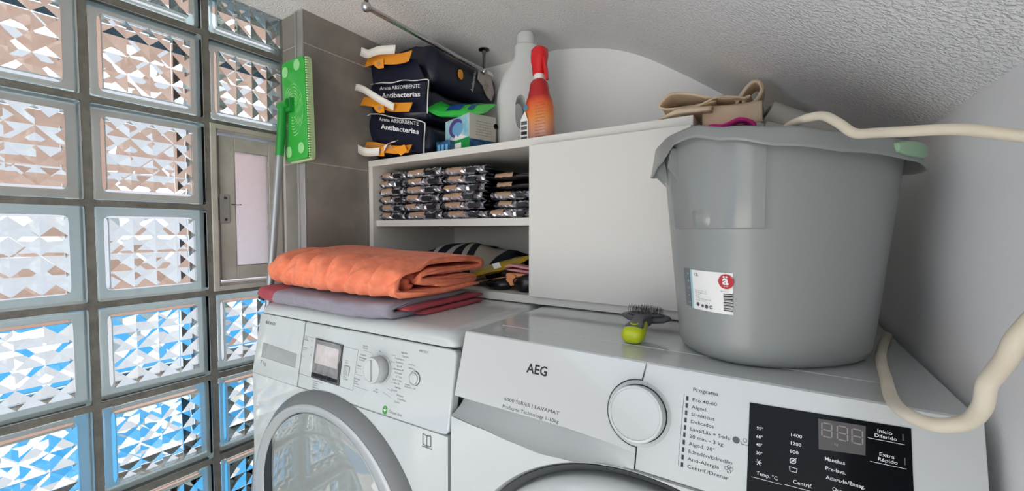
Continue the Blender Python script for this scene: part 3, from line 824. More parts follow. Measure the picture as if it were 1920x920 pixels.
add('knob_pointer', xf(prism([(-.0035, -.0180), (.0035, -.0180), (.0020, .0180), (-.0020, .0180)], (.0245, .0295), 'Z'), m_), M['plastic_w'], (b, kn), local=True, bevel=.001)
pb = add('power_button', bdisc(.5130, .0610, [(.0120, 0), (.0120, .0025), (.0105, .0035), (.0100, .0010), (.0092, .0010), (.0088, .0040), (.006, .0048), (0, .005)]), M['plastic_w'], b, local=True, autos=35)
add('button_ring', bdisc(.5130, .0610, [(.0130, 0), (.0130, .0008), (.0121, .0012), (.0121, 0)]), M['ink_grey'], (b, pb), local=True)
bt = lambda s_, u, v, h, w_=None, m=None, al='LEFT': text(s_, m or M['ink_grey'], bmx(u, v), h=h, wdt=w_, parent=(b, cpan), local=True, align=al)
text('BEKO', M['ink'], bmx(.0285, .0225), h=.0072, wdt=.0400, parent=(b, bdrw), local=True, bold=.012, label='black maker lettering')
text('7 kg', M['ink_grey'], bmx(.0300, .1150), h=.0090, wdt=.0240, parent=(b, bdrw), local=True)
bt('WMB 71032 M', .5160, .0148, .0042, .0220, M['ink'])
LT = [('Algod\u00e3o', .372, .0260), ('Algod\u00f3n', .372, .0300), ('Lavagem', .368, .0430), ('Pr\u00e9-lavagem', .366, .0495), ('Sint\u00e9ticos', .366, .0535), ('R\u00e1pido', .362, .0650), ('L\u00e3', .360, .0780), ('Delicados', .358, .0900), ('Mistos', .358, .0950), ('Camisas', .358, .0990)]
for s_, u, v in LT: bt(s_, u, v, .0032)
RT = ['Algod\u00e3o', 'Algod\u00f3n', 'Pr\u00e9-lavagem', 'Sint\u00e9ticos', 'Eco 60', 'Sint\u00e9ticos 40', 'Delicados', 'L\u00e3 / Lana', 'Lavar \u00e0 m\u00e3o', 'Mini 30', 'Camisas', 'Escuros', 'Enxaguar', 'Centrifugar', 'Drenar']
for i, s_ in enumerate(RT): bt(s_, .4640 + (.010 if i < 2 or i > 11 else 0) + .004 * math.sin(i * 2.1), .0235 + i * .0062, .0034, None, M['ink'] if i % 5 == 0 else M['ink_grey'])
for s_, u, v in (('Sint\u00e9ticos', .4950, .0410), ('Sint\u00e9ticos', .4960, .0470), ('Algod\u00e3o', .4910, .0760), ('Escuros', .4905, .0800)): bt(s_, u, v, .0030)
for u0, v0, u1, v1 in ((.372, .0330, .398, .0345), (.398, .0345, .403, .0400), (.366, .0470, .398, .0480), (.362, .0690, .395, .0690), (.360, .0810, .396, .0800), (.358, .1030, .402, .1040), (.450, .0300, .462, .0300), (.452, .0420, .462, .0420), (.456, .0540, .464, .0540), (.454, .0780, .463, .0780), (.448, .0900, .462, .0930), (.440, .0990, .462, .1050)):
    add('dial_mark', line(u0, v0, u1, v1, .0004, bp), M['ink_grey'], (b, cpan), local=True, fix=False)
for s_, u, v in (('Temp.', .186, .0350), ('Rota\u00e7\u00e3o', .186, .0390), ('Lavagem', .186, .0560), ('Lavado', .186, .0600), ('Fim', .186, .0740), ('60', .210, .0390), ('40', .212, .0520), ('30', .213, .0680), ('In\u00edcio', .326, .0610), ('Pausa', .326, .0650), ('Pausa', .326, .0925), ('Cancelar', .326, .0965), ('Fim', .418, .0300), ('Fim', .420, .0990), ('Desligar', .414, .1030), ('On / Off', .503, .0800)): bt(s_, u, v, .0030)
for i in range(5): bt(['Enxaguamento extra', 'Pr\u00e9-lavagem', 'Anti-vincos', 'Centrifuga\u00e7\u00e3o', 'Secagem'][i], .233, .1170 + i * .0042, .0028)
lg = add('eco_badge', (lambda q: ([bp(.4500 + .0062 * math.cos(2 * math.pi * i / 24), .1290 + .0078 * math.sin(2 * math.pi * i / 24) - .0005, .0003) for i in range(24)], [tuple(range(23, -1, -1))]))(0), M['green_ink'], b, local=True, fix=False)
add('leaf_mark', join(line(.4470, .1275, .4500, .1310, .0016, lambda u, v, d=0: bp(u, v, .0005)), line(.4500, .1310, .4530, .1265, .0012, lambda u, v, d=0: bp(u, v, .0005)), line(.4500, .1310, .4498, .1240, .0010, lambda u, v, d=0: bp(u, v, .0005))), M['ink_white'], (b, lg), local=True, fix=False)
bt('Green line', .4590, .1312, .0060, .0330)
# open-book symbol moulded in the front
def fp(u, v, d=0.0): return Vector((u, bYF - .004 * (pz - (zs_ - v)) - .0006 - d, zs_ - v))
add('manual_symbol', join(*[line(*q, .0012, fp) for q in ((.543, .146, .543, .164), (.543, .164, .552, .166), (.552, .166, .552, .148), (.552, .148, .543, .146), (.552, .148, .561, .146), (.561, .146, .561, .164), (.561, .164, .552, .166), (.541, .168, .563, .168))]), M['ink_grey'], b, local=True, fix=False)

# ================================================================== bucket
BC, BAN, BN = (-.0071, .6842), .7475, 2.3638
BZ0, BZ1 = TOPZ + .0005, .0777
def bsurf(th, z, off=0.0):
    t = (z - BZ0) / (BZ1 - BZ0)
    a_, b_ = .1209 + (.1451 - .1209) * t + off, .0910 + (.1119 - .0910) * t + off
    ct, st = math.cos(th), math.sin(th)
    u = a_ * math.copysign(abs(ct) ** (2 / BN), ct); v = b_ * math.copysign(abs(st) ** (2 / BN), st)
    return Vector((BC[0] + u * math.cos(BAN) - v * math.sin(BAN), BC[1] + u * math.sin(BAN) + v * math.cos(BAN), z))
bk = Thing('bucket', 'grey oval plastic bucket with paper sticker standing on washing machine', 'bucket', (BC[0], BC[1], BZ0))
K = 144
TOPT = [(0, .104), (60, .112), (120, .118), (165, .121), (180, .127), (195, .129), (215, .120), (240, .1145), (265, .108), (290, .103), (330, .102), (360, .104)]
LIPT = [(0, .078), (60, .085), (120, .085), (150, .079), (165, .077), (175, .089), (186, .110), (197, .1125), (215, .103), (240, .091), (265, .084), (290, .078), (310, .073), (330, .073), (360, .078)]
def tab(T, d):
    for (a0, v0), (a1, v1) in zip(T[:-1], T[1:]):
        if d <= a1: q = (d - a0) / (a1 - a0); q = q * q * (3 - 2 * q); return v0 + (v1 - v0) * q
    return T[-1][1]
def ringb(z, off): return [bsurf(2 * math.pi * j / K, z, off) for j in range(K)]
sm = lambda x: 0 if x < 0 else 1 if x > 1 else x * x * (3 - 2 * x)
def bodyring(z, off):
    out = []
    for j in range(K):
        th = 360 * j / K
        e = sm((th - 168) / 5) * sm((235 - th) / 1.2) * sm((z - .0005) / .0015)      # moulded pouring panel, slightly proud
        out.append(bsurf(R(th), z, off + .0022 * e))
    return out
outer = [ringb(BZ0, -.016), ringb(BZ0 + .002, -.008), ringb(BZ0 + .007, -.0028), ringb(BZ0 + .016, -.0004)]
outer += [bodyring(z, 0) for z in [-.14, -.10, -.06, -.03, -.008, 0.0, .0008, .0016, .0025, .01, .03, .05, .07, .085]]
outer += [[bsurf(2 * math.pi * j / K, tab(TOPT, 360 * j / K) - .012, .0022 * sm((360 * j / K - 168) / 5) * sm((235 - 360 * j / K) / 1.2)) for j in range(K)]]
inner = [[bsurf(2 * math.pi * j / K, tab(TOPT, 360 * j / K) - .012, -.003) for j in range(K)]] + [ringb(z, -.003) for z in (.07, 0, -.06, -.12, BZ0 + .012)] + [ringb(BZ0 + .005, -.012), ringb(BZ0 + .004, -.03)]
body = add('bucket_body', loft(outer + inner), M['bucket'], bk, autos=38)
def rimring(off, f):
    out = []
    for j in range(K):
        d = 360 * j / K
        p = bsurf(R(d), BZ1, off); p.z = f(tab(TOPT, d), tab(LIPT, d)); out.append(p)
    return out
rim = add('rim', loft([rimring(.0030, lambda t, l: t - .016), rimring(.0045, lambda t, l: t - .006), rimring(.0080, lambda t, l: t - .0005), rimring(.0115, lambda t, l: t), rimring(.0140, lambda t, l: t - .0035),
     rimring(.0165, lambda t, l: t + (l - t) * .5), rimring(.0190, lambda t, l: l + .004), rimring(.0205, lambda t, l: l), rimring(.0190, lambda t, l: l - .0004), rimring(.0170, lambda t, l: l + .004),
     rimring(.0145, lambda t, l: t - .004 + (l - t) * .5), rimring(.0118, lambda t, l: t - .0075), rimring(.0085, lambda t, l: t - .0055), rimring(.0045, lambda t, l: t - .0100), rimring(.0020, lambda t, l: t - .017)], False, False), M['bucket'], bk, smooth=True)
for th in (150, 165, 180): # stiffening ribs under the lip at the grip end
    r_ = R(th); p = [bsurf(r_, z, o) for z, o in ((.064, .0005), (.108, .0030), (.108, .0105), (.084, .0165))]
    q = [bsurf(r_ + .012, v_.z, 0) - bsurf(r_, v_.z, 0) + v_ for v_ in p]
    add('rib', (p + q, [(0, 1, 2, 3), (7, 6, 5, 4), (0, 4, 5, 1), (1, 5, 6, 2), (2, 6, 7, 3), (3, 7, 4, 0)]), M['bucket'], bk)
pp = [bsurf(R(171.5 + 61.5 * i / 30), .0030 + (tab(TOPT, 171.5 + 61.5 * i / 30) - .020) * j / 8, .0026) for j in range(9) for i in range(31)]
add('pouring_panel', (pp, [(j * 31 + i, j * 31 + i + 1, j * 31 + i + 32, j * 31 + i + 31) for j in range(8) for i in range(30)]), M['bucket_gloss'], (bk, body), smooth=True, fix=False)
# raised square on the pouring panel
V, F = [], []
SQ = [(188, 203, .004, .026)]
n1, n2 = 8, 6
for i in range(n1 + 1):
    for j in range(n2 + 1):
        edge = min(i, n1 - i, 2) / 2 * min(j, n2 - j, 2) / 2
        V.append(bsurf(R(188.5 + 14 * i / n1), .0035 + .0225 * j / n2, .0024 + .0030 * edge))
for i in range(n1):
    for j in range(n2):
        k = i * (n2 + 1) + j; F.append((k, k + n2 + 1, k + n2 + 2, k + 1))
add('moulded_square', (V, F), M['bucket_gloss'], (bk, body), smooth=True, fix=False)
def bpatch(t0, t1, z0, z1, off, n=24):
    V = [bsurf(R(t0 + (t1 - t0) * i / n), z, off) for z in (z0, z1) for i in range(n + 1)]
    return V, [(i, i + 1, n + 2 + i, n + 1 + i) for i in range(n)]
def bfr(th, z, off):       # text frame on the bucket surface
    p = bsurf(R(th), z, off); u = (bsurf(R(th + .5), z, off) - bsurf(R(th - .5), z, off)).normalized()
    v = (bsurf(R(th), z + .002, off) - bsurf(R(th), z - .002, off)).normalized()
    return frame_mtx(p, u, v)
stk = add('sticker', bpatch(185, 215.5, -.1045, -.0525, .0006), M['sticker'], bk, fix=False, label='white paper sticker')
add('sticker_border', bpatch(183.2, 185, -.1045, -.0525, .0006, 4), M['sticker_strip'], (bk, stk), fix=False)
add('sticker_border', bpatch(178.5, 183.2, -.1030, -.0515, .0006, 6), M['sticker_grey'], (bk, stk), fix=False)
for i in range(5):
    m_ = bfr(181.4, -.0585 - i * .0098, .0009)
    add('droplet_mark', xf(lathe([(.0010, 0), (.0017, 0.0)], 12), m_) if i % 2 else xf(lathe([(.0008, 0), (.0014, 0.0)], 6), m_), M['sticker_strip'], (bk, stk), fix=False)
text('12L', M['ink'], bfr(186.6, -.0600, .0009), h=.0042, parent=(bk, stk))
def disc_on(th, z, r, m, off, nm, rz=1.0, n=28):
    m_ = bfr(th, z, off); add(nm, ([m_ @ Vector((r * math.cos(2 * math.pi * i / n), r * rz * math.sin(2 * math.pi * i / n), 0)) for i in range(n)], [tuple(range(n))]), m, (bk, stk), fix=False)
disc_on(211.3, -.0635, .0088, M['red_logo'], .0018, 'logo_disc', 1.05)
m_ = bfr(211.3, -.0635, .0024)
text('\u00e4', M['ink_white'], m_ @ Matrix.Translation((-.0004, -.0035, 0)), h=.0118, parent=(bk, stk), align='CENTER', bold=.03, label='white letter of the shop logo')
text('auchan', M['ink_white'], m_ @ Matrix.Translation((0, -.0065, 0)), h=.0013, parent=(bk, stk), align='CENTER')
for i, s_ in enumerate(['Cubo   oval   12 litros   12L', 'Balde   rectangular   12 litros', 'Cubo   12L', 'Fabricado', 'PP   x  Lavar com agua e sabao  Made', 'www.auchan   Ref.  1200']):
    text(s_, M['ink_grey'], bfr(187.2, -.0795 - i * .0025, .0014), h=.0013, parent=(bk, stk))
text('Ref. 3245678', M['ink_grey'], bfr(207.5, -.0765, .0012), h=.0013, parent=(bk, stk))
for i, (t_, z_) in enumerate(((189, -.0975), (193, -.0985), (196.2, -.0985))): disc_on(t_, z_, .0026 if i != 1 else .0020, M['ink_grey'], .0010, 'pictogram')
m_ = bfr(200, -.0985, .0012); add('recycling_mark', xf(lathe([(.0014, 0), (.0023, 0)], 16, a0=.6, a1=6.0), m_), M['ink'], (bk, stk), fix=False)
zz = -.0785
for i, (h_, g_) in enumerate([(.0012, .0009), (.0020, .0007), (.0006, .0008), (.0016, .0006), (.0010, .0010), (.0018, .0007), (.0005, .0009), (.0012, .0006), (.0006, .0010), (.0011, .0007), (.0005, .0006), (.0014, .0004)]):
    add('barcode_bar', bpatch(209.2, 215.4, zz - h_, zz, .0010, 6), M['ink'], (bk, stk), fix=False); zz -= h_ + g_
# mint handle end at the right of the rim
V = []
for (th, o0, z0, z1) in [(280 + i * 3.2, .0150, .0820, .1010) for i in range(9)]:
    V += [bsurf(R(th), BZ1, o0), bsurf(R(th), BZ1, o0), bsurf(R(th), BZ1, o0 + .006), bsurf(R(th), BZ1, o0 + .006)]
    e = .004 * (abs(((th - 280) / 3.2) - 4) / 4) ** 3
    for k, z in zip((-4, -3, -2, -1), (z0 + e, z1 - e, z1 - e - .001, z0 + e + .001)): V[k].z = z
F = [(0, 1, 2, 3), (35, 34, 33, 32)]
for i in range(8):
    for k in range(4): F.append((4 * i + k, 4 * i + (k + 1) % 4, 4 * i + 4 + (k + 1) % 4, 4 * i + 4 + k))
add('handle_grip', (V, F), M['mint'], bk, smooth=False, bevel=.0015, label='mint green plastic handle end')

# ================================================================== hoses
h1 = [(.146, .850, TOPZ + .0062), (.130, .780, TOPZ + .0062), (.1165, .712, TOPZ + .0062), (.1080, .650, TOPZ + .0062), (.1030, .600, TOPZ + .0065), (.0950, .528, TOPZ + .0082), (.0950, .478, -.1585), (.1085, .455, -.1560), (.1240, .450, -.1480), (.1275, .435, -.1300), (.1265, .425, -.1105), (.1275, .417, -.1000), (.1295, .406, -.0850), (.1330, .400, -.0670), (.1480, .392, -.0350), (XR - .007, .385, -.010)]
tag(add('drain_hose', tube(h1, .0057, 120, 16), M['hose'], smooth=True), 'thick cream hose looping over front corner of washing machine', 'hose')
h2 = [(-.006, .640, .1180), (.0045, .598, .1225), (.0200, .565, .1235), (.0362, .545, .1205), (.0480, .528, .1080), (.0600, .518, .0940), (.0740, .505, .0900), (.0880, .490, .0862), (.1190, .470, .0800), (.1480, .460, .0695), (XR - .004, .452, .0640)]
tag(add('inlet_hose', tube(h2, .0047, 90, 14), M['hose'], smooth=True), 'thin cream hose lying along the bucket rim', 'hose')

# ================================================================== pet brush, pins up, handle to the viewer
br = Thing('pet_brush', 'lime and grey pet slicker brush lying beside the bucket', 'brush', (-.182, .640, TOPZ))
def egg(cx, w0, pts): return None
hd = []
HY, HZ = .672, -.1415
def brush_sec(y, hw, z0, z1, cx, k=24, n=2.6): return [(cx + p[0], y, (z0 + z1) / 2 + p[1]) for p in sellipse(hw, (z1 - z0) / 2, n, k)]
hb = [brush_sec(y, hw, z0, z1, cx) for y, hw, z0, z1, cx in ((.5965, .006, TOPZ + .008, TOPZ + .017, -.1800), (.5985, .0125, TOPZ + .003, TOPZ + .022, -.1800), (.604, .0165, TOPZ + .0005, TOPZ + .0255, -.1800), (.615, .0175, TOPZ + .0005, TOPZ + .0275, -.1800), (.628, .0155, TOPZ + .003, TOPZ + .0290, -.1805), (.643, .0125, TOPZ + .008, TOPZ + .0305, -.1810), (.656, .0130, TOPZ + .012, TOPZ + .0320, -.1812))]
hnd = add('handle', loft(hb), M['lime'], br, smooth=True, sub=1)
gr = [brush_sec(y, hw, z0, z1, cx, n=3) for y, hw, z0, z1, cx in ((.6075, .0130, TOPZ + .020, TOPZ + .0272, -.1800), (.615, .0142, TOPZ + .020, TOPZ + .0290, -.1800), (.630, .0115, TOPZ + .018, TOPZ + .0312, -.1805), (.645, .0090, TOPZ + .016, TOPZ + .0335, -.1810), (.660, .0135, TOPZ + .014, TOPZ + .0350, -.1812), (.668, .0200, TOPZ + .018, TOPZ + .0352, -.1812))]
add('grip_inlay', loft(gr), M['brush_grey'], (br, hnd), smooth=True, sub=1)
add('hang_hole', xf(lathe([(.0042, .0), (.0055, .0012), (.0068, .0), (.0055, -.001)], 24, close=True), Matrix.Translation((-.1800, .6165, TOPZ + .0288))), M['lime'], (br, hnd), smooth=True)
# the head: a shallow oval saucer, tilted up
head = []
for k_, (s_, dz) in enumerate(((.05, -.0085), (.45, -.0080), (.80, -.0050), (.97, -.0010), (1.0, .0010), (.97, .0028), (.80, .0042), (.4, .0050), (.05, .0052))):
    head.append([(-.1815 + .0405 * s_ * math.cos(2 * math.pi * j / 40), .6840 + .0190 * s_ * math.sin(2 * math.pi * j / 40), TOPZ + .0265 + dz + .12 * .019 * s_ * math.sin(2 * math.pi * j / 40)) for j in range(40)])
hp = add('head', loft(head), M['brush_grey'], br, smooth=True)
add('pad', xf(lathe([(.0, .0), (.030, .0), (.0285, .0016), (0, .002)], 36), Matrix.Translation((-.1815, .684, TOPZ + .0313)) @ Matrix.Diagonal((1, .5, 1, 1))), M['brush_grey'], (br, hp))
pins = []
rp = random.Random(2)
for i in range(26):
    for j in range(6):
        x = -.1815 - .0270 + .054 * i / 25 + rp.uniform(-.0005, .0005); y = .684 - .0115 + .023 * j / 5
        if ((x + .1815) / .028) ** 2 + ((y - .684) / .0125) ** 2 > 1: continue
        z = TOPZ + .0325 + (y - .684) * .1
        pins.append(tube([(x, y, z), (x + rp.uniform(-.001, .001), y - .0005, z + .0065), (x + rp.uniform(-.0018, .0018), y - .0026, z + .0120)], .00026, 2, 4, smooth=False))
po = add('pins', join(*pins), M['pin'], (br, hp), fix=False); po['kind'] = 'stuff'

# ================================================================== folded textiles on the left machine
def nz(x, y, z, s): return noise.noise(Vector((x * s, y * s, z * s)))
# lower towel: grey with red ends
def tw(x, y, z, s):
    f = 1 if y < .54 else 0
    k = max(0, min(1, (.60 - y) / .12))
    return Vector((.008 * nz(0, y, z, 14) * (1 if abs(x + .82) > .19 else .2), -.0085 * k * nz(x + z * .6, z * .5, 0, 46) + .03 * max(0, (x + .72) / .12) ** 1.5 * (1 if y < .6 else 0) + .006 * nz(x, 0, 0, 10), .0018 * nz(x, y, 0, 30) + .004 * max(0, (-.97 - x) / .06)))
TZ = TOPZ
tpath = [(.735, TZ + .0085), (.62, TZ + .0075), (.51, TZ + .0075), (.4905, TZ + .0105), (.4880, TZ + .0190), (.500, TZ + .0265), (.60, TZ + .0285), (.735, TZ + .0290)]
tpath2 = [(.755, TZ + .0190), (.68, TZ + .0180), (.56, TZ + .0180), (.52, TZ + .0180)]
M['towel_lower'] = bands(mat('grey_red_terry', '#8f8a93', rough=.98, sheen=.1, bump=.6, bscale=800, bdist=.0015), 'X',
                         [(-.30, '#a5434e'), (-.118, '#8d8993'), (.3, '#8d8993')], wob=.05, wscale=16)
tl = Thing('folded_towel', 'grey towel with red end, folded flat under the coral blanket', 'towel', (-.82, .62, TZ))
add('outer_fold', ribbon(tpath, .0135, -1.036, -.605, 60, 60, tw), M['towel_lower'], tl, smooth=True)
add('inner_fold', ribbon(tpath2, .0100, -1.020, -.590, 40, 30, lambda x, y, z, s: Vector((0, .02 * max(0, (x + .70) / .1), .001 * nz(x, y, 0, 30)))), M['red_terry'], tl, smooth=True)
add('lower_fold', ribbon([(.760, TZ + .0060), (.66, TZ + .0052), (.56, TZ + .0050)], .0090, -.70, -.585, 24, 24, lambda x, y, z, s: Vector((0, .02 * max(0, (x + .66) / .1), .001 * nz(x, y, 0, 30)))), M['red_terry'], tl, smooth=True)
add('hanging_loop', tube([(-1.030, .492, TZ + .004), (-1.040, .486, TZ + .008), (-1.044, .492, TZ + .012), (-1.036, .500, TZ + .014)], .0035, 12, 8), M['black_rub'], tl, smooth=True)
# coral blanket
CZ = TZ + .0385
def cw(x, y, z, s):
    q = (x + 1.03) / .45                         # 0 left .. 1 right
    front = max(0, min(1, (.66 - y) / .14))
    h = max(0, (z - CZ) / .07)
    fold = 1.5 * nz(x * 1.0 + y * .35 - z * .5, y * .22, z * .3, 34) + .9 * nz(x - z * .9 + y * .3, y * .3, z * .4 + 3, 62)
    dz = .017 * (1 - q) ** 1.2 * h + .0085 * fold * front * h + .004 * nz(x, y, 1, 8) * h
    dy = -.0110 * fold * front - .012 * math.sin(math.pi * min(1, max(0, q))) * front + .035 * max(0, q - .72) * (1 if y < .62 else .4)
    dx = .010 * nz(0, y, z, 20)
    if q < .12: dz -= .030 * h * ((.12 - q) / .12) ** 2; dy += .012 * front * ((.12 - q) / .12)
    return Vector((dx, dy, dz))
cpath = [(.745, CZ + .010), (.64, CZ + .0075), (.535, CZ + .0085), (.5065, CZ + .016), (.4995, CZ + .033), (.512, CZ + .052), (.56, CZ + .064), (.66, CZ + .068), (.735, CZ + .066), (.7600, CZ + .058), (.748, CZ + .047), (.69, CZ + .0465), (.61, CZ + .0465), (.566, CZ + .0420), (.560, CZ + .0330), (.585, CZ + .0270), (.66, CZ + .0300), (.7250, CZ + .0270), (.7300, CZ + .0200), (.69, CZ + .0200), (.60, CZ + .0195)]
cb = Thing('folded_blanket', 'coral orange fleece blanket folded on top of the grey towel', 'blanket', (-.80, .62, CZ))
add('outer_fold', ribbon(cpath, .0128, -1.030, -.582, 120, 150, cw), M['coral'], cb, smooth=True)
add('core_fold', ribbon([(.535, CZ + .040), (.540, CZ + .022), (.560, CZ + .0190)], .016, -1.010, -.600, 50, 14, cw), M['coral'], cb, smooth=True)
M['pale_edge'] = mat('pale_fleece_lining', '#c9b9b3', rough=.95, sheen=.3)
add('pale_lining', ribbon([(.700, CZ + .0560), (.62, CZ + .0560), (.55, CZ + .050), (.520, CZ + .036)], .008, -1.0385, -1.020, 6, 30, cw), M['pale_edge'], cb, smooth=True)

# ================================================================== flat mop leaning in the corner
mp = Thing('flat_mop', 'green flat mop with grey pole leaning against tiled corner', 'mop', (-1.075, .45, ZF))
md0 = Vector((-1.036, .5830, .305))
mm = Matrix.Translation(md0) @ Matrix.Rotation(R(-2.5), 4, 'Y') @ Matrix.Rotation(R(3), 4, 'Z')
pad_ = add('mop_head', xf(prism(sellipse(.0475, .1270, 14, 64), (-.006, .004), 'Y'), mm), M['mop_pad'], mp, bevel=.0015)
add('microfibre_cover', xf(prism(sellipse(.0500, .1300, 14, 64), (.004, .016), 'Y'), mm), M['mop_fringe'], mp, bevel=.003)
add('fringe', join(*[xf(box(.0475, .0520, -.003, .006, -.126 + i * .0063, -.1225 + i * .0063), mm) for i in range(40)]), M['mop_fringe'], (mp, pad_))['kind'] = 'stuff'
for r_ in (.020, .027, .034, .041, .048, .056, .064):
    V, F = [], []
    n = 40
    for i in range(n + 1):
        t = R(-150 + 300 * i / n + r_ * 900)
        for q in (r_, r_ + .0016 + .0014 * math.sin(i * .9)):
            V.append(mm @ Vector((max(-.044, min(.043, q * math.cos(t) * .62 - .004)), -.0063, q * math.sin(t))))
    F = [(2 * i, 2 * i + 1, 2 * i + 3, 2 * i + 2) for i in range(n)]
    add('swirl_print', (V, F), M['mop_swirl'], (mp, pad_), fix=False)
for x, z in ((-.030, .100), (.020, .108), (-.028, -.104), (.024, -.100)):
    add('cloth_clip', xf(prism(sellipse(.012, .014, 2.2, 24), (-.0085, -.006), 'Y'), mm @ Matrix.Translation((x, 0, z))), M['mop_swirl'], (mp, pad_), bevel=.001)
J = Vector((-1.066, .5640, .3180))
jt = add('joint', join(tube([J + Vector((-.013, 0, -.002)), J + Vector((.026, .002, .002))], .0105, 2, 16, smooth=False), box(-1.060, -1.036, .566, .580, .300, .334)), M['mop_pole_green'], mp, autos=40)
E1 = Vector((-1.070, .5560, .1890)); E2 = Vector((-1.0750, .4480, ZF + .004))
add('grip_sleeve', tube([J, J.lerp(E1, .5), E1], .0100, 8, 16), M['mop_pole_green'], mp, autos=40)
add('pole', tube([E1 + (J - E1) * .1, E1 + (E2 - E1) * .4, E2], .0088, 16, 16), M['pole'], mp, autos=40)

# ================================================================== curtain rail under the ceiling
cr = Thing('curtain_rail', 'chrome curtain rail hung from the sloping ceiling above the bags', 'curtain rail', (-.787, .82, .565))
add('rod', tube([(-.7850, .606, .500), (-.7885, 1.048, .500)], .0062, 2, 20, smooth=False), M['chrome'], cr, autos=40)
for y, x in ((.606, -.785), (1.048, -.7885)):
    add('end_ball', lathe([(0, -.0115), (.006, -.0098), (.0100, -.0055), (.0115, 0), (.0100, .0055), (.006, .0098), (0, .0115)], 24, (x, y, .500)), M['chrome'], cr, smooth=True)
    add('hanger', lathe([(.0052, .0), (.0046, .02), (.0046, .05), (.0070, .062), (.0170, .0645), (.0175, .0675)], 24, (x, y, .500)), M['chrome_d'], cr, autos=40)

# ================================================================== litter sacks, stacked on their sides
def sack(label, z0, z1, xr, yb, yf, seed, big=False):
    t = Thing('litter_bag', label, 'bag', ((XT + xr) / 2, (yf + yb) / 2, z0), group='navy litter bags on the wall unit')
    rr = random.Random(seed)
    xc, hw, zc, hh = (XT + .004 + xr) / 2, (xr - XT - .004) / 2, (z0 + z1) / 2, (z1 - z0) / 2
    rings = []
    NS = 12
    for i in range(NS + 1):
        s_ = i / NS; y = yf + .012 + (yb - yf - .012) * s_
        k = (.97 if i == 0 else 1.0) if s_ < .8 else math.sqrt(max(.1, 1 - ((s_ - .8) / .22) ** 2))
        ring = []
        for (px_, pz_) in sellipse(hw * (.97 + .03 * k), hh * (.80 + .20 * k), 4.2, 48):
            d = .006 * nz(px_ * 3 + seed, y * 3, pz_ * 3, 8)
            xx = xc + px_ + d * .6; zz_ = zc + pz_ + d * (1 if pz_ > -hh * .7 else .1)
            ring.append((max(xx, XT + .002), y, max(zz_, z0)))
        rings.append(ring)
    bdy = add('bag_body', loft(rings), M['navy'], t, smooth=True)
    return t, bdy, xc, hw, zc, hh
# lowest
S = '\u0020'
def mouth(t, bdy, x0, x1, zt, dz, yf, seed, hx0, hx1, flap=None, lift=0.0):
    """crimped orange mouth strip with a white paper carry handle"""
    rr = random.Random(seed); n = 18
    V, F = [], []
    rows_ = ((0, 0), (.35, .004), (.75, .010), (1.0, .013))
    for th_ in (0, .0016):
        for r_, oy in rows_:
            for i in range(n + 1):
                s_ = i / n
                V.append((x0 + (x1 - x0) * s_, yf - oy - .004 * math.sin(s_ * 9 + seed) + th_, zt - (dz * r_) - lift * (1 - s_) + .004 * math.sin(s_ * 7 + seed * 2)))
    m1 = n + 1; L_ = len(rows_)
    for k in range(2):
        for r_ in range(L_ - 1):
            for i in range(n):
                q = k * L_ * m1 + r_ * m1 + i; F.append((q, q + 1, q + m1 + 1, q + m1) if k == 0 else (q, q + m1, q + m1 + 1, q + 1))
    for i in range(n):
        q = (L_ - 1) * m1 + i; F.append((q, q + 1, q + L_ * m1 + 1, q + L_ * m1)); F.append((i, i + L_ * m1, i + L_ * m1 + 1, i + 1))
    for r_ in range(L_ - 1):
        for c_ in (0, n):
            q = r_ * m1 + c_; F.append((q, q + m1, q + m1 + L_ * m1, q + L_ * m1))
    st = add('orange_strip', (V, F), M['orange'], t, autos=50)
    xm = x0 + (x1 - x0) * .52
    zz_ = zt - dz * .8 - lift * .48
    add('orange_tab', prism([(xm - .02, zz_ + .004), (xm + .024, zz_ + .004), (xm + .026, zz_ - .022), (xm + .004, zz_ - .020), (xm - .012, zz_ - .010)], (yf - .020, yf - .0185), 'Y'), M['orange'], (t, st))
    disc = [(xm + .006 + .007 * math.cos(2 * math.pi * i / 16), zz_ - .006 + .007 * math.sin(2 * math.pi * i / 16)) for i in range(16)]
    add('tab_emblem', prism(disc, (yf - .0207, yf - .0200), 'Y'), M['kraft'], (t, st))
    return st
def strap(t, st, pts, wv, n=20, name='paper_handle'):
    P = catmull(pts, n); V, F = [], []
    wv = Vector(wv)
    for k in (-1, 1):
        for p in P: V += [p - wv * .5 + Vector((0, k * .0005, k * .0004)), p + wv * .5 + Vector((0, k * .0005, k * .0004))]
    m1 = 2 * (n + 1)
    for i in range(n):
        q = 2 * i; F += [(q, q + 1, q + 3, q + 2), (m1 + q, m1 + q + 2, m1 + q + 3, m1 + q + 1), (q, q + 2, m1 + q + 2, m1 + q), (q + 1, m1 + q + 1, m1 + q + 3, q + 3)]
    F += [(0, m1, m1 + 1, 1), (2 * n, 2 * n + 1, m1 + 2 * n + 1, m1 + 2 * n)]
    return add(name, (V, F), M['paper'], (t, st) if st else t, smooth=True)
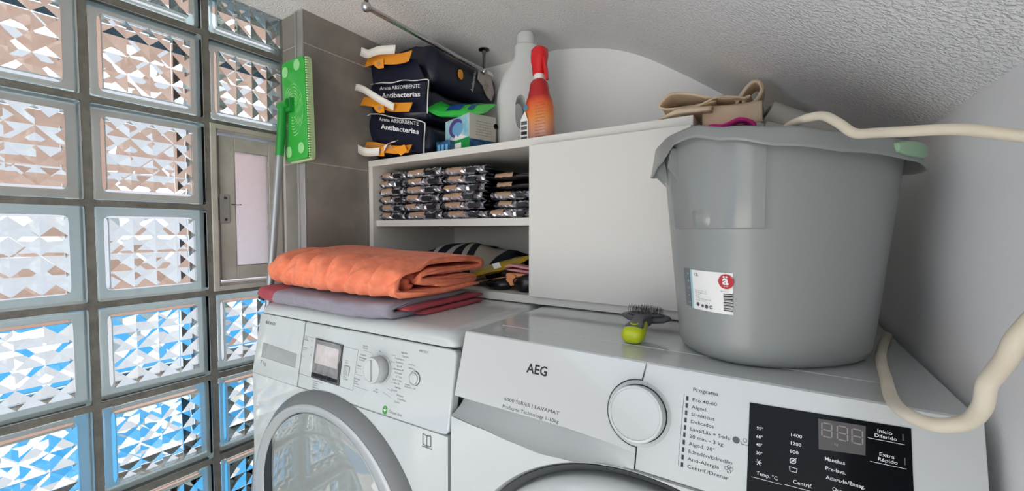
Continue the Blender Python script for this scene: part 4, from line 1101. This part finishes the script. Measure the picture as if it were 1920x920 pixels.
def panel(t, bdy, x0, x1, zt, zb, yf, l1, l2, seed, slant=.0, z1=0, z2=0, sl=0, h2=.014):
    """front gusset with the white stitched seam and the printed lines"""
    n = 14; V, F = [], []
    for r_ in range(5):
        q = r_ / 4
        for i in range(n + 1):
            s_ = i / n
            V.append((x0 + (x1 - x0) * s_ + .010 * q * (1 - 2 * s_) * .5, yf - .010 * math.sin(q * math.pi) + .003 * nz(s_ * 5, q * 4, seed, 1), zt + (zb - zt) * q - slant * s_ * 1.0))
    for r_ in range(4):
        for i in range(n): k = r_ * (n + 1) + i; F.append((k, k + n + 1, k + n + 2, k + 1))
    pn = add('front_gusset', (V, F), M['navy'], t, smooth=True, fix=False)
    add('stitched_seam', tube([(x0 - .002, yf - .004, zt + .002)] + [(x0 + (x1 - x0) * k / 5, yf - .005, zt + .003 - slant * k / 5 + .0025 * math.sin(k * 2.3 + seed)) for k in range(1, 6)] + [(x1 + .004, yf - .004, zt - slant - .008), (x1 + .001, yf - .004, (zt + zb) / 2 - slant), (x1 - .002, yf - .003, zb - slant - .004)], .0016, 40, 8), M['string'], (t, pn), smooth=True)
    xm = (x0 + x1) / 2 + .016
    u_ = Vector((1, 0, sl)); fm = lambda x, z: frame_mtx((x, yf - .0125, z), u_, (0, 0, 1))
    text(l1, M['ink_white'], fm(-.980, z1 - .005 - sl * .10), h=.0105, wdt=.165, parent=(t, pn))
    text(l2, M['ink_white'], fm(-.972, z2 - .007 - sl * .09), h=h2, wdt=.158, parent=(t, pn), bold=.02)
    return pn
tC, bC, *_ = sack('navy litter bag at the bottom of the stack, mouth on the shelf edge', .2072, .300, -.812, 1.10, .815, 3)
stC = mouth(tC, bC, -1.080, -.845, .232, .024, .792, 3, 0, 0, lift=-.034)
strap(tC, stC, [(-1.068, .782, .262), (-1.035, .764, .238), (-.990, .758, .222), (-.945, .766, .220)], (.004, .0, .022))
strap(tC, stC, [(-.940, .772, .219), (-.925, .776, .240), (-.898, .786, .247)], (.018, 0, .004), 10)
add('torn_flap', prism([(-.905, .226), (-.858, .232), (-.846, .214), (-.872, .204), (-.888, .214)], (.779, .7806), 'Y'), M['orange'], (tC, stC))
add('kraft_lining', prism([(-1.03, .250), (-.92, .240), (-.90, .216), (-.96, .222)], (.785, .7866), 'Y'), M['kraft'], (tC, stC))
tB, bB, *_ = sack('navy litter bag in the middle of the stack with looped white handle', .3005, .402, -.818, 1.10, .815, 5)
panel(tB, bB, -1.030, -.808, .3450, .2660, .808, 'Arena ABSORBENTE', 'Antibacterias', 5, slant=.056, z1=.3003, z2=.2800, sl=-.226)
stB = mouth(tB, bB, -1.085, -.836, .344, .028, .792, 6, 0, 0, lift=-.058)
strap(tB, stB, [(-1.058, .785, .375), (-1.066, .770, .402), (-1.040, .760, .414), (-.995, .756, .398), (-.945, .760, .368), (-.890, .772, .336)], (.0, .004, .020))
strg = add('loose_thread', tube([(-1.030, .803, .345), (-1.046, .796, .336), (-1.050, .792, .316), (-1.060, .788, .298)], .0014, 14, 6), M['string'], tB, smooth=True)
tA, bA, *_ = sack('navy litter bag on top of the stack with cat picture on its side', .4025, .520, -.806, 1.135, .830, 7)
panel(tA, bA, -1.030, -.798, .4330, .350, .812, 'Arena ABSORBENTE', 'Antibacterias', 7, slant=.032, z1=.3969, z2=.3764, sl=-.147)
add('upper_flap', prism([(-1.030, .500), (-.842, .468), (-.806, .405), (-1.018, .432)], (.806, .812), 'Y'), M['navy'], tA, bevel=.001)
stA = mouth(tA, bA, -1.090, -.850, .492, .034, .800, 9, 0, 0, lift=-.026)
strap(tA, stA, [(-1.062, .784, .515), (-1.040, .780, .524), (-1.005, .778, .508), (-.960, .780, .508), (-.900, .788, .500)], (.0, .004, .026))
# print on the side of the top sack: faces the viewer's right
fx = lambda y, z: frame_mtx((-.7885, y, z), (0, 1, 0), (0, 0, 1))
text('Antibacterias', M['ink_white'], frame_mtx((-.7995, 1.005, .424), (0, .25, 1), (0, -1, .25)), h=.013, wdt=.070, parent=(tA, bA))
add('orange_badge', prism(sellipse(.010, .014, 2.6, 20, 0, (.950, .462)), (-.8030, -.8005), 'X'), M['orange'], (tA, bA))
add('cat_picture', prism([(1.040, .500), (1.075, .506), (1.105, .490), (1.120, .455), (1.105, .425), (1.080, .436), (1.060, .462), (1.035, .475)], (-.8050, -.8003), 'X'), M['cat_fur'], (tA, bA))
add('white_band', prism([(1.000, .516), (1.110, .516), (1.116, .505), (1.010, .507)], (-.8050, -.8000), 'X'), M['paper'], (tA, bA))

# ================================================================== things on top of the unit
ST = .2067
pk = Thing('sachet_pack', 'small blue printed sachet pack between the bags and detergent box', 'pack', (-.765, .845, ST))
add('pack_body', prism([(-.790, ST), (-.742, ST), (-.740, ST + .034), (-.752, ST + .036), (-.768, ST + .033), (-.792, ST + .035)], (.832, .862), 'Y'), M['blue_pack'], pk, bevel=.003)
for x in (-.780, -.766, -.752): add('printed_figure', box(x - .004, x + .004, .8312, .8318, ST + .008, ST + .024), M['pod_blue'], pk)
bxv = [Vector((-.790, .8690, 0)), Vector((-.672, .8300, 0))]; e1 = (bxv[1] - bxv[0]).normalized(); e2 = Vector((-e1.y, e1.x, 0))
pbx = Thing('detergent_box', 'laundry capsule box with blue swirl picture under the green packet', 'box', (-.72, .89, ST))
def obox(u0, u1, w0, w1, z0, z1):
    V, F = box(u0, u1, w0, w1, z0, z1); return [bxv[0] + e1 * p[0] + e2 * p[1] + Vector((0, 0, p[2])) for p in V], F
L1 = (bxv[1] - bxv[0]).length
add('carton', obox(0, L1, 0, .085, ST, ST + .096), M['box_grey'], pbx, bevel=.001)
fr_ = add('front_picture', obox(.002, L1 - .002, -.0008, -.0002, ST + .034, ST + .094), M['pod_back'], pbx)
add('base_band', obox(-.0006, L1 - .0, -.0010, .0, ST, ST + .034), M['box_green'], pbx)
add('base_label', obox(.045, .085, -.0016, -.0008, ST + .008, ST + .026), M['paper'], pbx)
def opr(poly, d0, d1, m, nm, par):
    V, F = prism(poly, (d0, d1), 'Y'); add(nm, ([bxv[0] + e1 * p[0] + e2 * p[1] + Vector((0, 0, p[2])) for p in V], F), m, par)
opr([(.060 + .036 * math.cos(R(a_)), ST + .066 + .024 * math.sin(R(a_))) for a_ in range(0, 360, 15)], -.0014, -.0008, M['pod_blue'], 'capsule_print', (pbx, fr_))
opr([(.060 + .036 * math.cos(R(a_)), ST + .067 + .024 * math.sin(R(a_))) for a_ in range(30, 260, 12)] + [(.066 + .026 * math.cos(R(a_)), ST + .064 + .017 * math.sin(R(a_))) for a_ in range(254, 30, -12)], -.0020, -.0014, M['pod_purple'], 'capsule_swirl', (pbx, fr_))
opr([(.012, ST + .036), (.040, ST + .046), (.050, ST + .040), (.060, ST + .050), (.070, ST + .041), (.082, ST + .047), (.112, ST + .037), (.10, ST + .0345), (.02, ST + .0345)], -.0020, -.0014, M['paper'], 'splash_print', (pbx, fr_))
mside = lambda w_, z: frame_mtx(bxv[0] + e1 * (L1 + .0006) + e2 * w_ + Vector((0, 0, ST + z)), e2, (0, 0, 1))
for i in range(6): text('Detergente em capsulas 3 em 1', M['ink_grey'], mside(.020, .076 - i * .007), h=.0030, wdt=.052, parent=pbx)
add('side_emblem', xf(lathe([(.0045, 0), (.0075, 0)], 20), mside(.084, .072)), M['ink'], pbx, fix=False)
opr([(L1 + .0002, ST), (L1 + .0012, ST), (L1 + .0012, ST + .030), (L1 + .0002, ST + .012)], .0, .095, M['blue_pack'], 'side_band', pbx)
gp = Thing('refill_packet', 'shiny green refill packet lying on the detergent box', 'packet', (-.73, .90, ST + .098))
V, F = [], []
nx_, ny_ = 26, 12
for sgn in (1, -1):
    for i in range(nx_ + 1):
        for j in range(ny_ + 1):
            s_, q = i / nx_, j / ny_
            th_ = .012 * (math.sin(math.pi * s_) ** .55) * (math.sin(math.pi * q) ** .5)
            p = Vector((-.826 + .186 * s_, .820 + .03 * s_ + .060 * q, ST + .1030 - .010 * s_ + .040 * q + .022 * (max(0, .35 - s_) / .35) ** 1.5 - .006 * max(0, s_ - .7) + sgn * th_ + .0025 * nz(s_ * 6, q * 5, 0, 1)))
            p.z = max(p.z, ST + .0970) if (s_ > .2 and q > .25) else p.z
            V.append(p)
m1 = (nx_ + 1) * (ny_ + 1)
for i in range(nx_):
    for j in range(ny_):
        k = i * (ny_ + 1) + j; F += [(k, k + ny_ + 1, k + ny_ + 2, k + 1), (m1 + k, m1 + k + 1, m1 + k + ny_ + 2, m1 + k + ny_ + 1)]
gb = add('film_body', (V, F), M['green_bag'], gp, smooth=True)
for (s0, s1, m_) in ((.34, .58, M['blue_print']), (.70, .78, M['blue_print'])):
    V2, F2 = [], []
    for i in range(7):
        s_ = s0 + (s1 - s0) * i / 6
        for q in (.18, .36, .54, .72):
            th_ = .012 * (math.sin(math.pi * s_) ** .55) * (math.sin(math.pi * q) ** .5)
            V2.append(Vector((-.826 + .186 * s_, .820 + .03 * s_ + .060 * q - .0022, ST + .1030 - .010 * s_ + .040 * q + .022 * (max(0, .35 - s_) / .35) ** 1.5 - .006 * max(0, s_ - .7) + th_ + .0010 + .0025 * nz(s_ * 6, q * 5, 0, 1))))
    for i in range(6):
        for j in range(3): k = i * 4 + j; F2.append((k, k + 4, k + 5, k + 1))
    add('blue_label', (V2, F2), m_, (gp, gb), smooth=True, fix=False)

# detergent jug with a through handle
jg = Thing('detergent_jug', 'translucent white plastic jug with grip hole on the wall unit', 'jug', (-.618, .978, ST))
def jring(z, a_, b_, ox, n=2.8, k=56): return [(-.618 + ox * .78 + p[0], .978 + ox * .6 + p[1], ST + z) for p in sellipse(a_, b_, n, k, R(38))]
jr = [jring(0, .046, .030, 0), jring(.004, .055, .038, 0), jring(.03, .0590, .0400, 0), jring(.08, .0600, .0405, 0), jring(.13, .0605, .0405, 0), jring(.170, .0590, .0400, .002), jring(.205, .0540, .0390, .006), jring(.235, .0460, .0370, .013), jring(.258, .0375, .0345, .020), jring(.270, .0335, .0325, .022), jring(.276, .0325, .0320, .022), jring(.300, .0320, .0315, .022), jring(.304, .0270, .0270, .022)]
V, F = loft(jr)
jb = add('jug_body', (V, F), M['jug'], jg, autos=40)
cut = bpy.data.meshes.new('cut')
cv, cf = prism([(p[0] + .004, p[1] + .112) for p in sellipse(.0155, .046, 2.4, 32)], (-.09, .09), 'Y')
cm_ = Matrix.Rotation(R(38), 4, 'Z')
cut.from_pydata([tuple(cm_ @ Vector(p)) for p in cv], [], cf); normals_out(cut)
co_ = bpy.data.objects.new('cut', cut); col.objects.link(co_); co_.location = up(jg.org)
mo = jb.modifiers.new('hole', 'BOOLEAN'); mo.object = co_; mo.operation = 'DIFFERENCE'; mo.solver = 'EXACT'
bpy.context.view_layer.update()
nm_ = bpy.data.meshes.new_from_object(jb.evaluated_get(bpy.context.evaluated_depsgraph_get()))
jb.modifiers.clear(); jb.data = nm_; nm_.name = 'jug_body'
bpy.data.objects.remove(co_); bpy.data.meshes.remove(cut)
add('cap', loft([jring(.3035, .0255, .0250, .022, 2), jring(.330, .0240, .0235, .022, 2), jring(.338, .0205, .0200, .022, 2), jring(.340, .010, .010, .022, 2)]), M['jug'], jg, autos=40)

# spray bottle
sp = Thing('spray_bottle', 'red and orange trigger spray bottle beside the white jug', 'spray bottle', (-.492, .875, ST))
def sring(z, a_, b_, ox=0.0, n=2.5, k=40): return [(-.492 + ox + p[0], .875 + p[1], ST + z) for p in sellipse(a_, b_, n, k, R(-8))]
sb = add('bottle_body', loft([sring(0, .036, .022), sring(.003, .0405, .026), sring(.05, .0400, .026), sring(.085, .0380, .0255), sring(.105, .0330, .0240), sring(.118, .0270, .0215), sring(.132, .0235, .0200), sring(.146, .0215, .0190), sring(.152, .0165, .0160), sring(.156, .0125, .0125)]), M['spray_body'], sp, smooth=True)
add('collar', loft([sring(.154, .0135, .0135, 0, 2), sring(.168, .0130, .0130, 0, 2)]), M['paper'], sp, autos=40)
add('trigger_head', loft([sring(.167, .0150, .0150, 0, 2.6), sring(.190, .0165, .0160, 0, 2.6), sring(.197, .0185, .0165, 0, 3), sring(.212, .0205, .0170, .001, 3), sring(.226, .0195, .0165, .001, 2.8), sring(.232, .0130, .0120, .0, 2.4)]), M['red_cap'], sp, autos=50)
add('trigger_lever', xf(prism([(.014, .205), (.0225, .203), (.0235, .185), (.0260, .168), (.0275, .150), (.0225, .148), (.0195, .165), (.0165, .185)], (-.006, .006), 'Y'), Matrix.Translation((-.492, .868, ST))), M['red_cap'], sp, bevel=.0015)
lbm = lambda x, z: frame_mtx((-.492 + x, .875 - .0268, ST + z), (1, -.05, 0), (0, 0, 1))
lb = add('white_label', prism([(-.036, .004), (-.014, .004), (-.016, .055), (-.024, .078), (-.036, .060)], (.8485, .8492), 'Y'), M['paper'], None)
lb.parent = sp.e; lb.data.transform(Matrix.Translation((0, 0, 0)))
for v in lb.data.vertices: v.co = Vector((v.co.x, v.co.y - sp.org.y, v.co.z - ZC))
bg_ = add('round_badge', xf(lathe([(0, 0), (.0065, 0)], 20), lbm(-.022, .086)), M['pod_blue'], sp, fix=False)
for i in range(4): add('printed_block', xf(box(-.034, -.018, -.001, 0, .010 + i * .012, .018 + i * .012), Matrix.Translation((-.492, .8480, ST))), M['ink_grey'] if i != 1 else M['ink'], sp)
for i in range(12): text(['remove gordura', 'limpa e desinfeta', 'cozinha e forno', 'agitar antes de usar'][i % 4], M['ink_grey'], lbm(.004, .092 - i * .0072), h=.0030, wdt=.028, parent=sp)

# ================================================================== beige canvas bag, rolls and pink cloth at the right end
cbg = Thing('canvas_bag', 'crumpled beige canvas bag piled at the right end of the unit', 'bag', (-.12, .87, ST))
def bw(x, y, z, s): return Vector((.004 * nz(x, y, z, 14), .008 * nz(x, z, 1, 12), .004 * nz(x, y, 3, 16)))
def slope(x, y, z, s):
    return bw(x, y, z, s) + Vector((0, 0, -max(0, (-.165 - x)) * .55 * max(0, (z - ST) / .03)))
add('lower_fold', ribbon([(.985, ST + .009), (.90, ST + .009), (.820, ST + .009), (.812, ST + .012), (.825, ST + .015), (.90, ST + .018), (.985, ST + .018)], .006, -.242, -.105, 26, 40, slope), M['beige'], cbg, smooth=True)
add('upper_fold', ribbon([(-.100, ST + .026), (-.150, ST + .024), (-.185, ST + .026), (-.200, ST + .034), (-.190, ST + .047), (-.174, ST + .053), (-.140, ST + .045), (-.110, ST + .034), (-.070, ST + .026)], .004, .830, .985, 20, 60, bw, axis='Y'), M['beige'], cbg, smooth=True)
add('waist_band', ribbon([(.842, ST - .016), (.839, ST - .004), (.838, ST + .010), (.842, ST + .018), (.856, ST + .021), (.90, ST + .020), (.97, ST + .018)], .005, -.122, -.028, 26, 40, lambda x, y, z, s: bw(x, y, z, s) * .6 + Vector((0, 0, -.02 * (x + .128)))), M['beige'], cbg, smooth=True)
add('knot', ribbon([(-.070, ST + .018), (-.058, ST + .040), (-.044, ST + .056), (-.034, ST + .054), (-.030, ST + .040), (-.040, ST + .022), (-.054, ST + .018), (-.056, ST + .028), (-.046, ST + .034)], .006, .850, .905, 12, 60, bw, axis='Y'), M['beige'], cbg, smooth=True)
add('strap', ribbon([(-.160, ST + .014), (-.130, ST + .022), (-.100, ST + .031), (-.070, ST + .028), (-.050, ST + .024)], .004, .826, .842, 6, 40, bw, axis='Y'), M['beige'], cbg, smooth=True)
def roll_thing(label, p0, p1, r, m):
    t = Thing('rolled_mat', label, 'roll', tuple((Vector(p0) + Vector(p1)) / 2), group='rolled mats behind the bucket')
    add('outer_layer', tube([p0, Vector(p0).lerp(Vector(p1), .5), p1], r, 8, 24), m, t, autos=40)
    d = (Vector(p1) - Vector(p0)).normalized()
    add('core_tube', tube([Vector(p0) - d * .001, Vector(p0) + d * .01], r * .55, 2, 18, smooth=False), M['plastic_g'], t)
roll_thing('grey rolled mat sloping down beside the beige bag', (-.022, .900, .2190), (XR - .026, .955, .1360), .0205, M['roll'])
roll_thing('short pale roll tucked under the grey rolled mat', (-.026, .872, .1860), (XR - .020, .900, .1180), .0110, M['melamine'])
pkc = Thing('pink_cloth', 'hot pink cloth just showing behind the bucket rim', 'cloth', (-.05, .835, .170))
add('cloth_fold', ribbon([(-.125, .178), (-.105, .186), (-.085, .184), (-.062, .190), (-.045, .186), (-.035, .176)], .006, .812, .860, 8, 40, lambda x, y, z, s: Vector((0, 0, .003 * nz(x, y, z, 40))), axis='Y'), M['pink'], pkc, smooth=True)

# ================================================================== sachets stacked on the middle shelf
SH = .0292
def sachet_meshes(seed, wd, dp, th):
    rr = random.Random(seed); n1, n2 = 14, 10
    def surf(sgn, off=0.0, s0=0., s1=1., jag=0.0):
        V = []
        for i in range(n1 + 1):
            for j in range(n2 + 1):
                s_, q = s0 + (s1 - s0) * i / n1, j / n2
                e = (math.sin(math.pi * min(.98, max(.02, i / n1 if s1 - s0 < .9 else s_))) ** .35) * (math.sin(math.pi * max(.02, min(.98, q))) ** .4)
                V.append(Vector((-wd / 2 + wd * s_, dp * q + .004 * nz(s_ * 5, seed, 0, 1), th / 2 + sgn * (th / 2 * e) * .96 + .0015 * nz(s_ * 6 + seed, q * 5, sgn, 1) + off * sgn + rr.uniform(-jag, jag))))
        return V
    def closed(V1, V2):
        V = V1 + V2; F = []; m = len(V1)
        for i in range(n1):
            for j in range(n2):
                k = i * (n2 + 1) + j; F += [(k, k + n2 + 1, k + n2 + 2, k + 1), (m + k, m + k + 1, m + k + n2 + 2, m + k + n2 + 1)]
        per = [j for j in range(n2 + 1)] + [i * (n2 + 1) + n2 for i in range(1, n1 + 1)] + [n1 * (n2 + 1) + j for j in range(n2 - 1, -1, -1)] + [i * (n2 + 1) for i in range(n1 - 1, 0, -1)]
        for a_, b_ in zip(per, per[1:] + per[:1]): F.append((a_, b_, m + b_, m + a_))
        return V, F
    base = mkmesh('sachet_body', *closed(surf(1), surf(-1)), M['sach_black'], True); normals_out(base)
    # crumpled wrapper around the front edge, its glints painted into the colour
    V, F = [], []
    nn = 22
    for i in range(nn + 1):
        s_ = i / nn
        for j, (q, zz_) in enumerate(((.030, th * .93), (.008, th * .99), (-.0015, th * .80), (-.0055, th * .52), (-.0020, th * .24), (.010, th * .04))):
            V.append(Vector((-wd * .5 + wd * s_, q + rr.uniform(-.0030, .0030), max(.0004, zz_ + rr.uniform(-.0022, .0022)))))
    for i in range(nn):
        for j in range(5):
            k = i * 6 + j; F += [(k, k + 6, k + 7), (k, k + 7, k + 1)]
    wrap = mkmesh('clear_wrapper', V, F, M['film'])
    # kraft paper label panel on the front edge
    u0 = rr.uniform(.05, .25); u1 = u0 + rr.uniform(.30, .45); V, F = [], []
    for i in range(7):
        s_ = u0 + (u1 - u0) * i / 6
        for q, zz_ in ((.035, th * 1.0), (-.004, th * .92), (-.0085, th * .62), (-.0080, th * .45)):
            V.append(Vector((-wd * .5 + wd * s_, q + rr.uniform(-.0008, .0008), zz_ + rr.uniform(-.001, .001))))
    for i in range(6):
        for j in range(3): k = i * 4 + j; F.append((k, k + 4, k + 5, k + 1))
    lab = mkmesh('kraft_panel', V, F, M['kraft_label'], True)
    u0 = rr.uniform(.55, .68); u1 = u0 + rr.uniform(.18, .28); V, F = [], []
    for i in range(6):
        s_ = u0 + (u1 - u0) * i / 5
        for q, zz_ in ((-.0075, th * .70), (-.0100, th * .45), (-.0070, th * .15)):
            V.append(Vector((-wd * .5 + wd * s_, q + rr.uniform(-.0006, .0006), zz_ + rr.uniform(-.001, .001))))
    for i in range(5):
        for j in range(2): k = i * 3 + j; F.append((k, k + 3, k + 4, k + 1))
    blk = mkmesh('black_panel', V, F, M['sach_black'], True)
    return base, wrap, lab, blk
SM = [sachet_meshes(k, .148, .19, .0236) for k in range(5)]
rs = random.Random(11)
ordn = ['topmost', 'second', 'third', 'fourth', 'fifth', 'sixth', 'seventh']
stacks = [('leftmost stack', -.9600, 6, .8260, .0240, .74), ('second stack', -.8300, 6, .8200, .0236, .97), ('third stack', -.6840, 6, .8160, .0228, .96), ('rightmost stack', -.5425, 5, .8420, .0225, .84)]
for ci, (nm, xc, cnt, yf, dz, sx_) in enumerate(stacks):
    for k in range(cnt):
        base, wrap, lab, blk = SM[(k * 2 + ci) % 5]
        pos = cnt - 1 - k
        kk = 'topmost' if pos == 0 else ('bottom' if k == 0 else ordn[pos] + ' from the top')
        e = bpy.data.objects.new('sachet', base); col.objects.link(e)
        e.location = up((xc + rs.uniform(-.004, .004), yf + rs.uniform(-.006, .008) - (.022 if ci == 3 and k == 0 else 0), SH + k * dz)); e.rotation_euler = (0, 0, R(rs.uniform(-1, 1)))
        e.scale = (sx_, 1, dz / .0242)
        tag(e, 'flat black and kraft sachet, ' + kk + ' of the ' + nm + ' on the shelf', 'sachet', 'wrapped sachets stacked on the middle shelf')
        for me_ in (wrap, lab, blk) if not (ci == 3 and k > 2) else (lab,):
            c_ = bpy.data.objects.new(me_.name.split('.')[0], me_); col.objects.link(c_); c_.parent = e

# ================================================================== oddments on the bottom shelf
LZ = -.1493
M['striped'] = bands(mat('striped_cotton', '#1b1d24', rough=.9), 'X', [(-.14, '#1b1d24'), (-.105, '#bdb9b2'), (-.080, '#1b1d24'), (-.045, '#c4bfb7'), (-.010, '#1b1d24'), (.025, '#b3aa9c'), (.055, '#1b1d24'), (.085, '#a39a8c'), (.14, '#1b1d24'), (.2, '#1b1d24')], wob=.05, wscale=9)
stc = Thing('striped_cloth', 'black and white striped cloth bundled on the bottom shelf', 'cloth', (-.80, .95, LZ))
add('cloth_heap', ribbon([(.935, LZ + .006), (.925, LZ + .03), (.940, LZ + .065), (.985, LZ + .096), (1.06, LZ + .096), (1.12, LZ + .06), (1.13, LZ + .02)], .012, -.960, -.640, 40, 50,
    lambda x, y, z, s: Vector((0, .01 * nz(x, z, 0, 14), (z - LZ) * (.18 * nz(x, y, 0, 12) - 2.6 * max(0, x + .76) ** 1.5 * 2.2 - .9 * max(0, -.90 - x) * 3)))), M['striped'], stc, smooth=True)
yb_ = Thing('yellow_packet', 'yellow printed plastic packet lying half open on the bottom shelf', 'packet', (-.66, .87, LZ))
V, F = [], []
nx_, ny_ = 18, 8
for sgn in (1, -1):
    for i in range(nx_ + 1):
        for j in range(ny_ + 1):
            s_, q = i / nx_, j / ny_
            th_ = .010 * (math.sin(math.pi * s_) ** .5) * (math.sin(math.pi * q) ** .5) + .0004
            V.append(Vector((-.720 + .165 * s_ + .02 * q, .840 + .020 * s_ + .085 * q, LZ + .014 + .042 * s_ + .030 * q + sgn * th_ + .003 * nz(s_ * 6, q * 5, 0, 1))))
m1 = (nx_ + 1) * (ny_ + 1)
for i in range(nx_):
    for j in range(ny_):
        k = i * (ny_ + 1) + j; F += [(k, k + ny_ + 1, k + ny_ + 2, k + 1), (m1 + k, m1 + k + 1, m1 + k + ny_ + 2, m1 + k + ny_ + 1)]
ybb = add('film_body', (V, F), M['yellow_bag'], yb_, smooth=True)
add('white_print', prism([(-.612, LZ + .062), (-.590, LZ + .068), (-.583, LZ + .056), (-.604, LZ + .050)], (.8440, .8448), 'Y'), M['paper'], (yb_, ybb))
add('card_insert', xf(box(-.012, .150, 0, .06, -.001, .001), Matrix.Translation((-.712, .846, LZ + .004)) @ Matrix.Rotation(R(-11), 4, 'Y')), M['kraft'], yb_)
pr = Thing('pink_strap', 'folded pink rubber strap at the right of the bottom shelf', 'strap', (-.53, .86, LZ + .04))
add('strap_loop', ribbon([(-.578, LZ + .056), (-.560, LZ + .060), (-.520, LZ + .057), (-.483, LZ + .052), (-.483, LZ + .044), (-.520, LZ + .047), (-.572, LZ + .050)], .006, .850, .885, 6, 50, None, axis='Y'), M['pink_rub'], pr, smooth=True)
add('strap_tail', xf(box(-.572, -.481, .846, .880, LZ + .026, LZ + .042), Matrix.Identity(4)), M['peach'], pr, bevel=.005, seg=3)
tc_ = Thing('round_tag', 'small peach scalloped round tag hanging in the bottom shelf', 'tag', (-.548, .838, LZ))
add('tag_disc', prism([(-.548 + (.0145 + .0008 * math.cos(12 * R(a_))) * math.cos(R(a_)), LZ + .0270 + (.0148 + .0008 * math.cos(12 * R(a_))) * math.sin(R(a_))) for a_ in range(0, 360, 6)], (.836, .840), 'Y'), M['peach'], tc_, bevel=.0008)
def lumpy(label, c0, rx, ry, rz, seed, holes=True):
    t = Thing('black_shoe', label, 'shoe', (c0[0], c0[1], LZ), group='black rubber shoes on the bottom shelf')
    rings = []
    for i in range(13):
        s_ = i / 12; k = math.sin(math.pi * (.06 + .88 * s_)) ** .6
        rings.append([(c0[0] + (s_ - .5) * 2 * rx, c0[1] + p[0], LZ + max(0, rz * (.55 + .25 * s_) * 1.0 + p[1])) for p in sellipse(ry * k, rz * (.62 + .3 * s_) * k, 2.4, 24)])
    u_ = add('upper', loft(rings), M['black_rub'], t, smooth=True)
    add('opening', xf(lathe([(.010, 0), (.0125, .002), (.0150, 0), (.0125, -.002)], 24, close=True), Matrix.Translation((c0[0] - rx * .35, c0[1] - ry * .80, LZ + rz * .9)) @ Matrix.Rotation(R(70), 4, 'X') @ Matrix.Diagonal((1.1, .7, 1, 1))), M['blackp'], (t, u_), smooth=True)
lumpy('small glossy black rubber shoe below the yellow packet', (-.588, .845, 0), .036, .024, .018, 1)
lumpy('larger black rubber shoe against the cabinet divider', (-.508, .845, 0), .032, .026, .030, 2)
